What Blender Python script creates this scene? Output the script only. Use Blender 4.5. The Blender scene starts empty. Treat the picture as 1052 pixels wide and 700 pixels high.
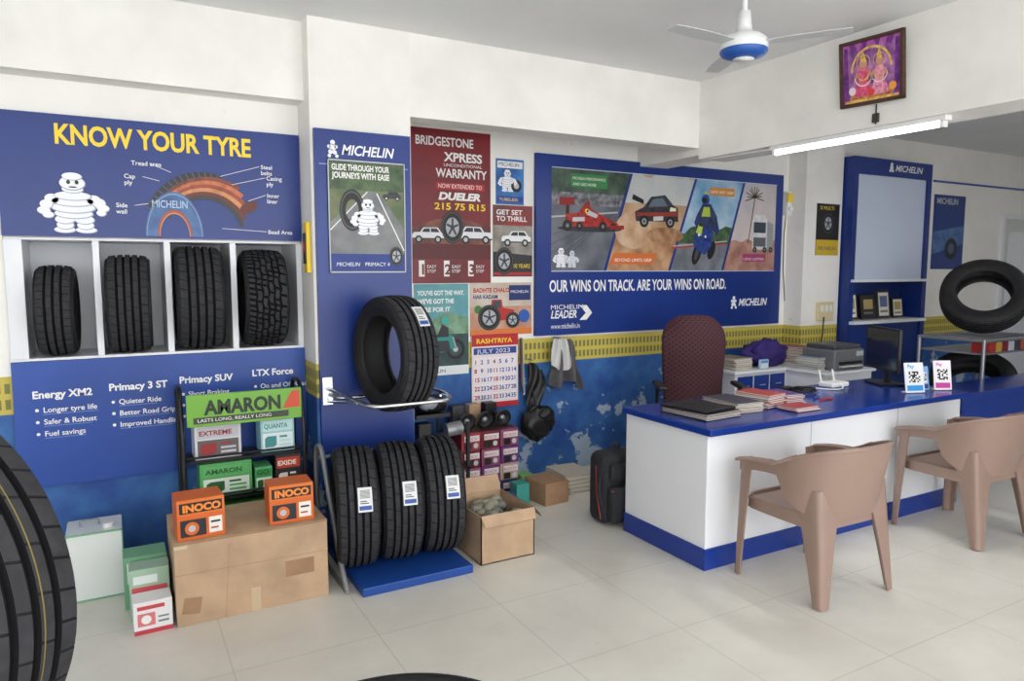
import bpy, bmesh, math, random
from mathutils import Matrix, Vector, noise
random.seed(7)
pi=math.pi
def lin(c):
    c=c/255.0
    return c/12.92 if c<=0.04045 else ((c+0.055)/1.055)**2.4
_m={}
def mat(name,rgb,rough=0.5,metal=0.0,var=0.0,scale=8.0,bump=0.0,emit=0.0,spec=0.5,rgb2=None,det=5):
    if name in _m: return _m[name]
    m=bpy.data.materials.new(name); m.use_nodes=True
    nt=m.node_tree; b=nt.nodes["Principled BSDF"]
    col=(lin(rgb[0]),lin(rgb[1]),lin(rgb[2]),1)
    b.inputs["Base Color"].default_value=col
    b.inputs["Roughness"].default_value=rough
    b.inputs["Metallic"].default_value=metal
    b.inputs["Specular IOR Level"].default_value=spec
    if var>0 or bump>0 or rgb2:
        tc=nt.nodes.new("ShaderNodeNewGeometry")
        nz=nt.nodes.new("ShaderNodeTexNoise"); nz.inputs["Scale"].default_value=scale; nz.inputs["Detail"].default_value=det
        nt.links.new(tc.outputs["Position"],nz.inputs["Vector"])
        if var>0 or rgb2:
            r=nt.nodes.new("ShaderNodeValToRGB")
            r.color_ramp.elements[0].position=.33; r.color_ramp.elements[1].position=.67
            if rgb2:
                r.color_ramp.elements[0].color=col; r.color_ramp.elements[1].color=(lin(rgb2[0]),lin(rgb2[1]),lin(rgb2[2]),1)
            else:
                r.color_ramp.elements[0].color=tuple(max(0,c*(1-var)) for c in col[:3])+(1,)
                r.color_ramp.elements[1].color=tuple(min(1,c*(1+var*.6)) for c in col[:3])+(1,)
            nt.links.new(nz.outputs["Fac"],r.inputs["Fac"]); nt.links.new(r.outputs["Color"],b.inputs["Base Color"])
        if bump>0:
            bp=nt.nodes.new("ShaderNodeBump"); bp.inputs["Strength"].default_value=bump; bp.inputs["Distance"].default_value=.01
            nt.links.new(nz.outputs["Fac"],bp.inputs["Height"]); nt.links.new(bp.outputs["Normal"],b.inputs["Normal"])
    if emit>0:
        b.inputs["Emission Color"].default_value=col; b.inputs["Emission Strength"].default_value=emit
    _m[name]=m
    return m
def C(r,g,b,rough=.45):
    return mat("paint_%d_%d_%d"%(r,g,b),(r,g,b),rough)
def N2(a,b,scale=12,det=6):
    return mat("print_%d_%d_%d_%d_%d"%(a[0],a[1],a[2],b[0],scale),a,.4,rgb2=b,scale=scale,det=det)

class B:
    def __init__(s,name):
        s.n=name;s.V=[];s.F=[];s.MI=[];s.SM=[];s.mats=[];s.M=Matrix()
    def mi(s,m):
        if m not in s.mats: s.mats.append(m)
        return s.mats.index(m)
    def add(s,vs,fs,m,smooth=False,M=None):
        T=s.M@M if M is not None else s.M
        o=len(s.V)
        s.V+= [tuple(T@Vector(v)) for v in vs]
        k=s.mi(m)
        for i,f in enumerate(fs):
            s.F.append(tuple(o+j for j in f)); s.MI.append(k); s.SM.append(smooth)
    def bm(s,bm,m,smooth=False,M=None):
        bm.verts.index_update()
        s.add([v.co.copy() for v in bm.verts],[[v.index for v in f.verts] for f in bm.faces],m,smooth,M)
        bm.free()
    def box(s,x0,y0,z0,x1,y1,z1,m,bev=0,seg=2,M=None,smooth=False):
        bm=bmesh.new(); bmesh.ops.create_cube(bm,size=1)
        for v in bm.verts:
            v.co=Vector(((x0+x1)/2+v.co.x*(x1-x0),(y0+y1)/2+v.co.y*(y1-y0),(z0+z1)/2+v.co.z*(z1-z0)))
        if bev>0: bmesh.ops.bevel(bm,geom=list(bm.edges),offset=bev,segments=seg,affect='EDGES',profile=.5)
        s.bm(bm,m,smooth,M)
    def cyl(s,p1,p2,r,m,seg=16,r2=None,smooth=True,M=None):
        p1=Vector(p1);p2=Vector(p2);r2=r if r2 is None else r2
        d=(p2-p1).normalized(); q=d.to_track_quat('Z','Y').to_matrix()
        vs=[];n=seg
        for p,rr in((p1,r),(p2,r2)):
            for i in range(n):
                a=2*pi*i/n; vs.append(p+q@Vector((rr*math.cos(a),rr*math.sin(a),0)))
        s.add(vs,[(i,(i+1)%n,n+(i+1)%n,n+i) for i in range(n)],m,smooth,M)
        s.add(vs,[tuple(range(n-1,-1,-1)),tuple(range(n,2*n))],m,False,M)
    def tube(s,pts,r,m,seg=10,closed=False,M=None,round_=0.0):
        pts=[Vector(p) for p in pts]
        if round_>0:
            q=[];n=len(pts)
            for i,p in enumerate(pts):
                if not closed and i in(0,n-1): q.append(p);continue
                a=pts[i-1];b=pts[(i+1)%n]
                ra=min(round_,(a-p).length*.49);rb=min(round_,(b-p).length*.49)
                A=p+(a-p).normalized()*ra;Bq=p+(b-p).normalized()*rb
                for k in range(6):
                    t=k/5; q.append(A*(1-t)**2+p*2*t*(1-t)+Bq*t*t)
            pts=q
        n=len(pts);vs=[];prev=None
        for i,p in enumerate(pts):
            a=pts[i-1] if (i>0 or closed) else p; b=pts[(i+1)%n] if (i<n-1 or closed) else p
            d=(b-a).normalized()
            if prev is None:
                up=Vector((0,0,1)) if abs(d.z)<.9 else Vector((1,0,0))
                u=d.cross(up).normalized()
            else:
                u=(prev-d*prev.dot(d)).normalized()
            prev=u;w=d.cross(u)
            for k in range(seg):
                t=2*pi*k/seg; vs.append(p+(u*math.cos(t)+w*math.sin(t))*r)
        fs=[]
        for i in range(n if closed else n-1):
            j=(i+1)%n
            for k in range(seg):
                l=(k+1)%seg; fs.append((i*seg+k,i*seg+l,j*seg+l,j*seg+k))
        s.add(vs,fs,m,True,M)
        if not closed: s.add(vs,[tuple(range(seg-1,-1,-1)),tuple(range((n-1)*seg,n*seg))],m,False,M)
    def lathe(s,prof,m,seg=32,M=None,smooth=True):
        vs=[];n=len(prof)
        for i in range(seg):
            a=2*pi*i/seg
            for r,z in prof: vs.append((r*math.cos(a),r*math.sin(a),z))
        fs=[]
        for i in range(seg):
            j=(i+1)%seg
            for k in range(n-1): fs.append((i*n+k,j*n+k,j*n+k+1,i*n+k+1))
        s.add(vs,fs,m,smooth,M)
    def surf(s,fn,nu,nv,th,m,M=None):
        P=[[Vector(fn(i/nu,j/nv)) for j in range(nv+1)] for i in range(nu+1)]
        vs=[]
        for sg in (.5,-.5):
            for i in range(nu+1):
                for j in range(nv+1):
                    du=P[min(i+1,nu)][j]-P[max(i-1,0)][j]; dv=P[i][min(j+1,nv)]-P[i][max(j-1,0)]
                    n=du.cross(dv)
                    n=n.normalized() if n.length>1e-9 else Vector((0,0,1))
                    vs.append(P[i][j]+n*th*sg)
        w=nv+1;o=(nu+1)*w;fs=[]
        for i in range(nu):
            for j in range(nv):
                fs.append((i*w+j,(i+1)*w+j,(i+1)*w+j+1,i*w+j+1))
                fs.append((o+i*w+j,o+i*w+j+1,o+(i+1)*w+j+1,o+(i+1)*w+j))
        s.add(vs,fs,m,True,M)
        e=[]
        for i in range(nu):
            e.append((i*w,o+i*w,o+(i+1)*w,(i+1)*w)); e.append((i*w+nv,(i+1)*w+nv,o+(i+1)*w+nv,o+i*w+nv))
        for j in range(nv):
            e.append((j,j+1,o+j+1,o+j)); e.append((nu*w+j,o+nu*w+j,o+nu*w+j+1,nu*w+j+1))
        s.add(vs,e,m,False,M)
    def blob(s,c,r,m,amp=.1,freq=4,seg=24,M=None,seed=0,cut=None):
        vs=[];rings=seg//2
        for i in range(rings+1):
            th=pi*i/rings
            for j in range(seg):
                ph=2*pi*j/seg
                d=Vector((math.sin(th)*math.cos(ph),math.sin(th)*math.sin(ph),math.cos(th)))
                k=1+amp*noise.noise(d*freq+Vector((seed,seed*2,0)))
                z=c[2]+d.z*r[2]*k
                if cut is not None: z=max(z,cut)
                vs.append((c[0]+d.x*r[0]*k,c[1]+d.y*r[1]*k,z))
        fs=[]
        for i in range(rings):
            for j in range(seg):
                l=(j+1)%seg; fs.append((i*seg+j,(i+1)*seg+j,(i+1)*seg+l,i*seg+l))
        s.add(vs,fs,m,True,M)
    def text(s,x,y,t,size,m,z=0.0,bold=0.0,shear=0.0,align='LEFT',width=None,M=None):
        c=bpy.data.curves.new("tmp",'FONT'); c.body=t;c.size=size;c.offset=bold*size;c.shear=shear;c.align_x=align
        c.resolution_u=3
        o=bpy.data.objects.new("tmp",c); bpy.context.collection.objects.link(o)
        bpy.context.view_layer.update()
        me=bpy.data.meshes.new_from_object(o.evaluated_get(bpy.context.evaluated_depsgraph_get()))
        vs=[v.co.copy() for v in me.vertices];fs=[tuple(p.vertices) for p in me.polygons]
        bpy.data.objects.remove(o);bpy.data.curves.remove(c);bpy.data.meshes.remove(me)
        if not vs: return
        xs=[v.x for v in vs];k=1
        if width:
            k=width/(max(xs)-min(xs))
            x0={'LEFT':min(xs),'CENTER':(min(xs)+max(xs))/2,'RIGHT':max(xs)}[align]
            vs=[Vector(((v.x-x0)*k,v.y,0)) for v in vs]
        s.add([(v.x+x,v.y+y,z) for v in vs],fs,m,False,M)
    def done(s,smooth_angle=None):
        me=bpy.data.meshes.new(s.n); me.from_pydata(s.V,[],s.F)
        for m in s.mats: me.materials.append(m)
        me.polygons.foreach_set("material_index",s.MI); me.polygons.foreach_set("use_smooth",s.SM)
        me.update()
        o=bpy.data.objects.new(s.n,me); bpy.context.collection.objects.link(o)
        return o

WALLROT=Matrix.Rotation(pi/2,4,'X')
class P(B):
    """flat printed sheet / board on a wall plane; local x right, y up, z out of the wall"""
    def __init__(s,name,x,y,z,W,H,th,m,M=None,rot=0):
        B.__init__(s,name)
        s.M=(Matrix.Translation((x,y,z))@WALLROT if M is None else M)@Matrix.Rotation(rot,4,'Z')
        s.W=W;s.H=H;s.th=th
        s.box(0,0,0,W,H,th,m)
    def z(s,l): return s.th+.0008+l*.0005
    def rect(s,x0,y0,x1,y1,m,l=0): s.poly([(x0,y0),(x1,y0),(x1,y1),(x0,y1)],m,l)
    def poly(s,pts,m,l=0):
        z=s.z(l); s.add([(a*s.W,b*s.H,z) for a,b in pts],[tuple(range(len(pts)))],m)
    def ell(s,cx,cy,rx,ry,m,l=0,a0=0,a1=2*pi,rot=0,n=28):
        z=s.z(l);vs=[]
        for i in range(n):
            t=a0+(a1-a0)*i/(n if abs(a1-a0-2*pi)<1e-6 else n-1)
            X=rx*math.cos(t)*s.W;Y=ry*math.sin(t)*s.H
            vs.append((cx*s.W+X*math.cos(rot)-Y*math.sin(rot),cy*s.H+X*math.sin(rot)+Y*math.cos(rot),z))
        s.add(vs,[tuple(range(n))],m)
    def circ(s,cx,cy,r,m,l=0,**k): s.ell(cx,cy,r/s.W,r/s.H,m,l,**k)
    def ring(s,cx,cy,r,r2,m,l=0,ax=1.0,rot=0,a0=0,a1=2*pi,n=40):
        z=s.z(l);vs=[]
        for i in range(n+1):
            t=a0+(a1-a0)*i/n
            for q in(r,r2):
                X=q*ax*math.cos(t);Y=q*math.sin(t)
                vs.append((cx*s.W+X*math.cos(rot)-Y*math.sin(rot),cy*s.H+X*math.sin(rot)+Y*math.cos(rot),z))
        s.add(vs,[(2*i,2*i+1,2*i+3,2*i+2) for i in range(n)],m)
    def line(s,p,q,w,m,l=0):
        a=Vector((p[0]*s.W,p[1]*s.H));b=Vector((q[0]*s.W,q[1]*s.H));d=(b-a).normalized();n=Vector((-d.y,d.x))*w/2
        z=s.z(l);s.add([(a.x-n.x,a.y-n.y,z),(b.x-n.x,b.y-n.y,z),(b.x+n.x,b.y+n.y,z),(a.x+n.x,a.y+n.y,z)],[(0,1,2,3)],m)
    def t(s,x,y,st,size,m,l=1,**k): s.text(x*s.W,y*s.H,st,size,m,z=s.z(l),**k)

# ---------------------------------------------------------------- palette
WH=C(236,236,234);BK=C(18,18,20);YE=C(244,212,44);BL=mat("panel_blue",(20,50,126),.36,var=.18,scale=1.2)
BL2=mat("panel_blue_light",(32,74,160),.4,var=.30,scale=1.0);NAVY=C(18,40,104);RED=C(178,28,32);GR=C(120,124,128)
LG=C(186,190,194);ORG=C(214,106,42);GRN=C(60,150,65);TEAL=C(40,130,160)
RUB=mat("tyre_rubber",(34,34,36),.6,var=.2,scale=20,spec=.3)
RUBT=mat("tyre_tread_rubber",(52,52,55),.8,var=.25,scale=30,spec=.3)
RUBG=mat("tyre_groove_rubber",(20,20,22),.9,spec=.2)
RUBS=mat("tyre_sipe_rubber",(36,36,38),.9,spec=.2)
CH=mat("chrome_tube",(200,202,205),.25,1.0);BKM=mat("black_metal",(30,30,33),.4,.3)
STEEL=mat("steel_grey",(150,152,156),.4,.6)
CARD=mat("corrugated_cardboard",(188,158,128),.85,var=.16,scale=6,bump=.15)
CARD2=mat("corrugated_cardboard_dark",(160,126,96),.85,var=.15,scale=8)
WLAM=mat("white_laminate",(230,232,236),.35,var=.03,scale=2)
BTOP=mat("blue_laminate",(20,54,140),.2,var=.08,scale=2)
PLB=mat("black_plastic",(22,22,24),.45);PLW=mat("white_plastic",(232,232,230),.4)

class NG:
    def __init__(s,nt): s.nt=nt
    def v(s,op,a,b=None,c=None):
        n=s.nt.nodes.new("ShaderNodeMath");n.operation=op
        for i,x in enumerate((a,b,c)):
            if x is None: continue
            if isinstance(x,(int,float)): n.inputs[i].default_value=x
            else: s.nt.links.new(x,n.inputs[i])
        return n.outputs[0]
    def mix(s,f,a,b):
        n=s.nt.nodes.new("ShaderNodeMix");n.data_type='RGBA'
        for idx,x in ((0,f),(6,a),(7,b)):
            if isinstance(x,(int,float)): n.inputs[idx].default_value=x
            elif isinstance(x,tuple): n.inputs[idx].default_value=x
            else: s.nt.links.new(x,n.inputs[idx])
        return n.outputs[2]
    def noise(s,pos,sc,det=5,ro=.5):
        n=s.nt.nodes.new("ShaderNodeTexNoise");n.inputs["Scale"].default_value=sc;n.inputs["Detail"].default_value=det;n.inputs["Roughness"].default_value=ro
        s.nt.links.new(pos,n.inputs["Vector"]);return n.outputs["Fac"]
    def ramp(s,f,a,b):
        n=s.nt.nodes.new("ShaderNodeMapRange");n.inputs[1].default_value=a;n.inputs[2].default_value=b
        s.nt.links.new(f,n.inputs[0]);return n.outputs[0]
def L4(r,g,b): return (lin(r),lin(g),lin(b),1)
def wallmat():
    m=bpy.data.materials.new("painted_plaster_wainscot");m.use_nodes=True;nt=m.node_tree;b=nt.nodes["Principled BSDF"];g=NG(nt)
    geo=nt.nodes.new("ShaderNodeNewGeometry");sp=nt.nodes.new("ShaderNodeSeparateXYZ");nt.links.new(geo.outputs["Position"],sp.inputs[0])
    pos=geo.outputs["Position"];x,y,z=sp.outputs
    dirt=g.ramp(g.noise(pos,2.2,8,.62),.45,.75)
    white=g.mix(g.v('MULTIPLY',dirt,.3),L4(240,238,233),L4(208,204,194))
    spots=g.ramp(g.noise(pos,9,6,.7),.68,.72)
    white=g.mix(g.v('MULTIPLY',spots,.5),white,L4(160,150,136))
    bn=g.ramp(g.noise(pos,3.5,8,.6),.35,.7)
    blue=g.mix(bn,L4(28,70,140),L4(62,116,176))
    peel=g.noise(pos,3.4,10,.62)
    lowf=g.v('MULTIPLY',g.ramp(z,.85,.05),g.ramp(x,1.3,1.8))
    pe=g.ramp(g.v('ADD',peel,g.v('MULTIPLY',lowf,.12)),.625,.64)
    blue=g.mix(g.v('MULTIPLY',pe,.75),blue,L4(180,196,206))
    hx=g.v('GREATER_THAN',g.v('FRACT',g.v('MULTIPLY',g.v('ADD',x,y),26.0)),.42)
    r1=g.v('MULTIPLY',g.v('GREATER_THAN',z,.905),g.v('LESS_THAN',z,.955))
    r2=g.v('MULTIPLY',g.v('GREATER_THAN',z,.985),g.v('LESS_THAN',z,1.035))
    hat=g.v('MULTIPLY',g.v('ADD',r1,r2),hx)
    yel=g.mix(g.v('MULTIPLY',hat,.85),L4(200,182,84),L4(96,104,64))
    low=g.mix(g.v('GREATER_THAN',z,.88),blue,yel)
    col=g.mix(g.v('GREATER_THAN',z,1.07),low,white)
    nt.links.new(col,b.inputs["Base Color"]);b.inputs["Roughness"].default_value=.62
    bp=nt.nodes.new("ShaderNodeBump");bp.inputs["Strength"].default_value=.25;bp.inputs["Distance"].default_value=.01
    nt.links.new(peel,bp.inputs["Height"]);nt.links.new(bp.outputs[0],b.inputs["Normal"])
    return m
def floormat():
    m=bpy.data.materials.new("vitrified_tile_floor");m.use_nodes=True;nt=m.node_tree;b=nt.nodes["Principled BSDF"];g=NG(nt)
    geo=nt.nodes.new("ShaderNodeNewGeometry");sp=nt.nodes.new("ShaderNodeSeparateXYZ");nt.links.new(geo.outputs["Position"],sp.inputs[0])
    pos=geo.outputs["Position"];x,y,z=sp.outputs
    def gl(c,o):
        f=g.v('FRACT',g.v('DIVIDE',g.v('ADD',c,o),.6)); return g.v('LESS_THAN',f,.008)
    gr=g.v('MAXIMUM',gl(x,30.25),gl(y,30.1))
    base=g.mix(g.ramp(g.noise(pos,1.8,8,.6),.35,.7),L4(220,217,208),L4(204,200,190))
    sm=g.ramp(g.noise(pos,14,8,.7),.62,.72)
    base=g.mix(g.v('MULTIPLY',sm,.2),base,L4(150,145,134))
    col=g.mix(g.v('MULTIPLY',gr,.4),base,L4(150,146,136))
    nt.links.new(col,b.inputs["Base Color"]);b.inputs["Roughness"].default_value=.30;b.inputs["Specular IOR Level"].default_value=.45
    return m
WM=wallmat();FM=floormat()
CEIL=mat("ceiling_plaster",(230,231,230),.8,var=.04,scale=1.5)
BEAM=mat("beam_plaster",(238,236,231),.75,var=.08,scale=2.5,bump=.1)

# ---------------------------------------------------------------- room shell
o=B("floor");o.box(-4,-4,-.1,10.7,4.95,0,FM);o.done()
o=B("ceiling");o.box(-4,-1.4,2.95,10.7,4.95,3.05,CEIL);o.done()
o=B("wall_back");o.box(.98,4.7,0,10.7,4.95,2.95,WM);o.done()
o=B("wall_back_left")
o.box(-4,4.27,0,-.45,4.95,2.95,WM);o.box(-.45,4.27,0,.98,4.95,1.14,WM);o.box(-.45,4.27,1.76,.98,4.95,2.95,WM);o.box(-.45,4.68,1.14,.98,4.95,1.76,WM);o.done()
o=B("wall_left");o.box(-4.2,-1.2,0,-4,4.95,2.95,WM);o.done()
o=B("wall_right");o.box(10.5,-1.2,0,10.7,4.7,2.95,WM);o.done()
o=B("front_right_light_block");o.box(5.2,-1.4,0,10.7,-1.2,2.95,WM);o.done()  # unseen wall added behind the camera to cut daylight on the right side
o=B("pillar_left");o.box(.98,4.0,0,1.56,4.7,2.95,WM);o.done()
o=B("pillar_right");o.box(5.6,4.5,0,6.12,4.7,2.95,WM);o.done()
o=B("beam_back");o.box(1.56,4.0,2.48,3.8,4.16,2.95,BEAM);o.box(3.8,4.0,2.43,4.08,4.7,2.95,BEAM);o.done()
o=B("beam_back_left");o.box(-4,4.12,2.53,.98,4.27,2.95,BEAM);o.done()
o=B("beam_right");o.box(3.8,-1.2,2.40,4.08,4.0,2.95,BEAM);o.done()

def mascot(p,cx,cy,h,l=2,wm=None):
    W=wm or C(238,239,244);S=C(160,168,186);W_=p.W;H_=p.H
    def e(x,y,rx,ry,ll=0):
        p.ell(cx+x*h/W_,cy+y*h/H_,(rx*1.05)*h/W_,(ry*1.08)*h/H_,S,l+ll);p.ell(cx+(x-.008)*h/W_,cy+(y+.008)*h/H_,rx*h/W_,ry*h/H_,W,l+ll+.5)
    e(-.14,.05,.15,.05);e(.17,.05,.15,.05)
    e(-.13,.13,.12,.07,1);e(.16,.13,.12,.07,1);e(-.13,.22,.14,.07,2);e(.15,.22,.14,.07,2)
    e(0,.32,.27,.08,3);e(0,.42,.31,.09,4);e(0,.52,.30,.08,5);e(0,.61,.26,.07,6)
    e(-.30,.55,.10,.08,5);e(-.38,.46,.09,.07,6);e(-.42,.36,.09,.06,7);e(-.36,.29,.08,.05,8)
    e(.30,.55,.10,.08,5);e(.38,.5,.09,.08,6);e(.43,.42,.09,.06,7);e(.4,.34,.07,.05,8)
    e(0,.72,.15,.06,7);e(0,.82,.18,.11,8);e(0,.93,.14,.06,9)
    for sx in(-.06,.06): p.ell(cx+sx*h/W_,cy+.84*h/H_,.028*h/W_,.035*h/H_,BK,l+11)
    p.ell(cx,cy+.76*h/H_,.06*h/W_,.012*h/H_,BK,l+11)
def logo(p,x,y,w,m=None,l=1):
    m=m or C(240,241,246)
    p.t(x,y,"MICHELIN",w*.2,m,l,bold=.02,shear=.25,width=w*.8)
    fx=x-.13*w/p.W
    for dx,dy,r in((0,.16,.035),(0,.09,.05),(-.03,.03,.035),(.03,.02,.03),(.05,.1,.025),(-.055,.1,.025),(-.05,-.03,.025),(.06,-.03,.025)):
        p.circ(fx+dx*w/p.W,y+dy*w/p.H,r*w,m,l)
def suv(p,cx,cy,w,body,l=2,flip=1,tyre_=None):
    k=w/p.W;q=w/p.H
    def pt(a,b): return (cx+flip*a*k,cy+b*q)
    p.poly([pt(a,b) for a,b in((-.5,.1),(-.5,.24),(-.44,.3),(-.25,.31),(-.16,.44),(.3,.45),(.42,.3),(.5,.27),(.5,.1))][::flip],body,l)
    p.poly([pt(a,b) for a,b in((-.2,.31),(-.13,.41),(.05,.42),(.05,.31))][::flip],C(40,48,58),l+1)
    p.poly([pt(a,b) for a,b in((.08,.31),(.08,.42),(.27,.42),(.36,.31))][::flip],C(40,48,58),l+1)
    p.poly([pt(a,b) for a,b in((-.5,.1),(-.5,.14),(.5,.14),(.5,.1))][::flip],C(60,60,62),l+1)
    for a in(-.3,.3):
        x,y=pt(a,.1);p.circ(x,y,.11*w,BK,l+2);p.circ(x,y,.06*w,LG,l+3)
def tyredraw(p,cx,cy,r,l=2,ax=1.0):
    p.ring(cx,cy,r,r*.6,BK,l,ax=ax);p.ring(cx,cy,r*.93,r*.86,C(70,72,76),l+.5,ax=ax);p.ell(cx,cy,r*.6*ax/p.W,r*.6/p.H,C(170,175,182),l+1)
    for i in range(5):
        a=i*2*pi/5+.3;p.line((cx,cy),(cx+math.cos(a)*r*.55*ax/p.W,cy+math.sin(a)*r*.55/p.H),r*.14,C(60,62,66),l+1.5)
    p.circ(cx,cy,r*.14,C(50,50,54),l+2)

# ---------------------------------------------------------------- info panel (top)
p=P("tyre_information_panel",-.45,4.27,1.762,1.425,.598,.025,BL)
p.t(.17,.765,"KNOW YOUR TYRE",.135,YE,bold=.03,width=.92)
mascot(p,.215,.03,.30,2)
p.ring(.64,.0,.36,.30,C(40,42,50),2,ax=.86,a0=.40*pi,a1=.86*pi)
for i in range(14):
    a=(.41+.033*i)*pi;p.line((.64+math.cos(a)*.30*.86/p.W,math.sin(a)*.30/p.H),(.64+math.cos(a+.05)*.36*.86/p.W,math.sin(a+.05)*.36/p.H),.005,C(84,88,98),2.5)
for i,(m_,r) in enumerate(((N2((96,42,28),(140,64,42),30),.335),(N2((170,84,44),(208,120,70),30),.315),(N2((120,48,30),(164,70,44),30),.295),(N2((186,118,70),(214,150,98),30),.275),(C(104,44,30),.255),(C(52,54,62),.235))):
    p.ring(.66-.004*i,.0,r,r-.024,m_,3+i*.5,ax=.92,a0=(.33-.045*i)*pi,a1=.84*pi)
p.ell(.80,.30,.035,.05,C(96,40,30),7,rot=.5)
p.ring(.535,.02,.235,.125,N2((50,84,134),(74,112,166),14),7,ax=.60,a0=0,a1=pi)
p.ring(.535,.02,.225,.219,C(130,160,190),7.5,ax=.60,a0=0,a1=pi)
p.ring(.535,.02,.140,.125,C(166,80,52),7.5,ax=.60,a0=0,a1=pi)
p.ring(.535,.02,.125,.118,C(204,144,106),7.6,ax=.60,a0=0,a1=pi)
p.t(.462,.27,"MICHELIN",.055,C(180,200,225),9,width=.17,bold=.01)
for x,y,s_,x2,y2 in((.40,.625,"Tread area",.53,.58),(.375,.51,"Cap\nply",.49,.5),(.345,.26,"Side\nwall",.45,.3),(.85,.66,"Steel\nbelts",.70,.57),(.87,.56,"Casing\nply",.74,.50),(.87,.40,"Inner\nliner",.80,.36),(.87,.06,"Bead Area",.70,.1)):
    p.t(x,y,s_,.032,WH,2,bold=.01);p.line((x+(.06 if x<.6 else -.005),y+.02),(x2,y2),.0025,WH,10)
p.done()
p=P("tyre_range_panel",-.45,4.27,.5,1.425,.64,.025,BL2)
for x,y,h_,its in((.055,.71,"Energy XM2",("Longer tyre life","Safer & Robust","Fuel savings")),(.29,.73,"Primacy 3 ST",("Quieter Ride","Better Road Grip","Improved Handling")),(.525,.75,"Primacy SUV",("Short Braking","Long Lasting","Superior Grip")),(.79,.77,"LTX Force",("On and Off Road","Stronger Tread","Durable"))):
    p.t(x,y,h_,.052,WH,bold=.03)
    for i,t_ in enumerate(its):
        p.t(x+.03,y-.115-.095*i,t_,.038,WH,bold=.012);p.circ(x+.012,y-.095-.095*i,.008,WH,1)
        p.line((x+.03,y-.13-.095*i),(x+.03+len(t_)*.0105,y-.13-.095*i),.0015,C(160,190,230),1)
p.done()
o=B("tyre_display_niche")
o.box(-.448,4.255,1.142,.975,4.675,1.155,WLAM);o.box(-.448,4.275,1.745,.975,4.675,1.758,WLAM);o.box(-.448,4.655,1.156,.975,4.675,1.744,WLAM)
for x in(-.448,-.075,.255,.585,.945):
    w=.075 if x==-.448 else .03
    o.box(x,4.255,1.156,x+w,4.654,1.744,WLAM)
o.done()

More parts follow.
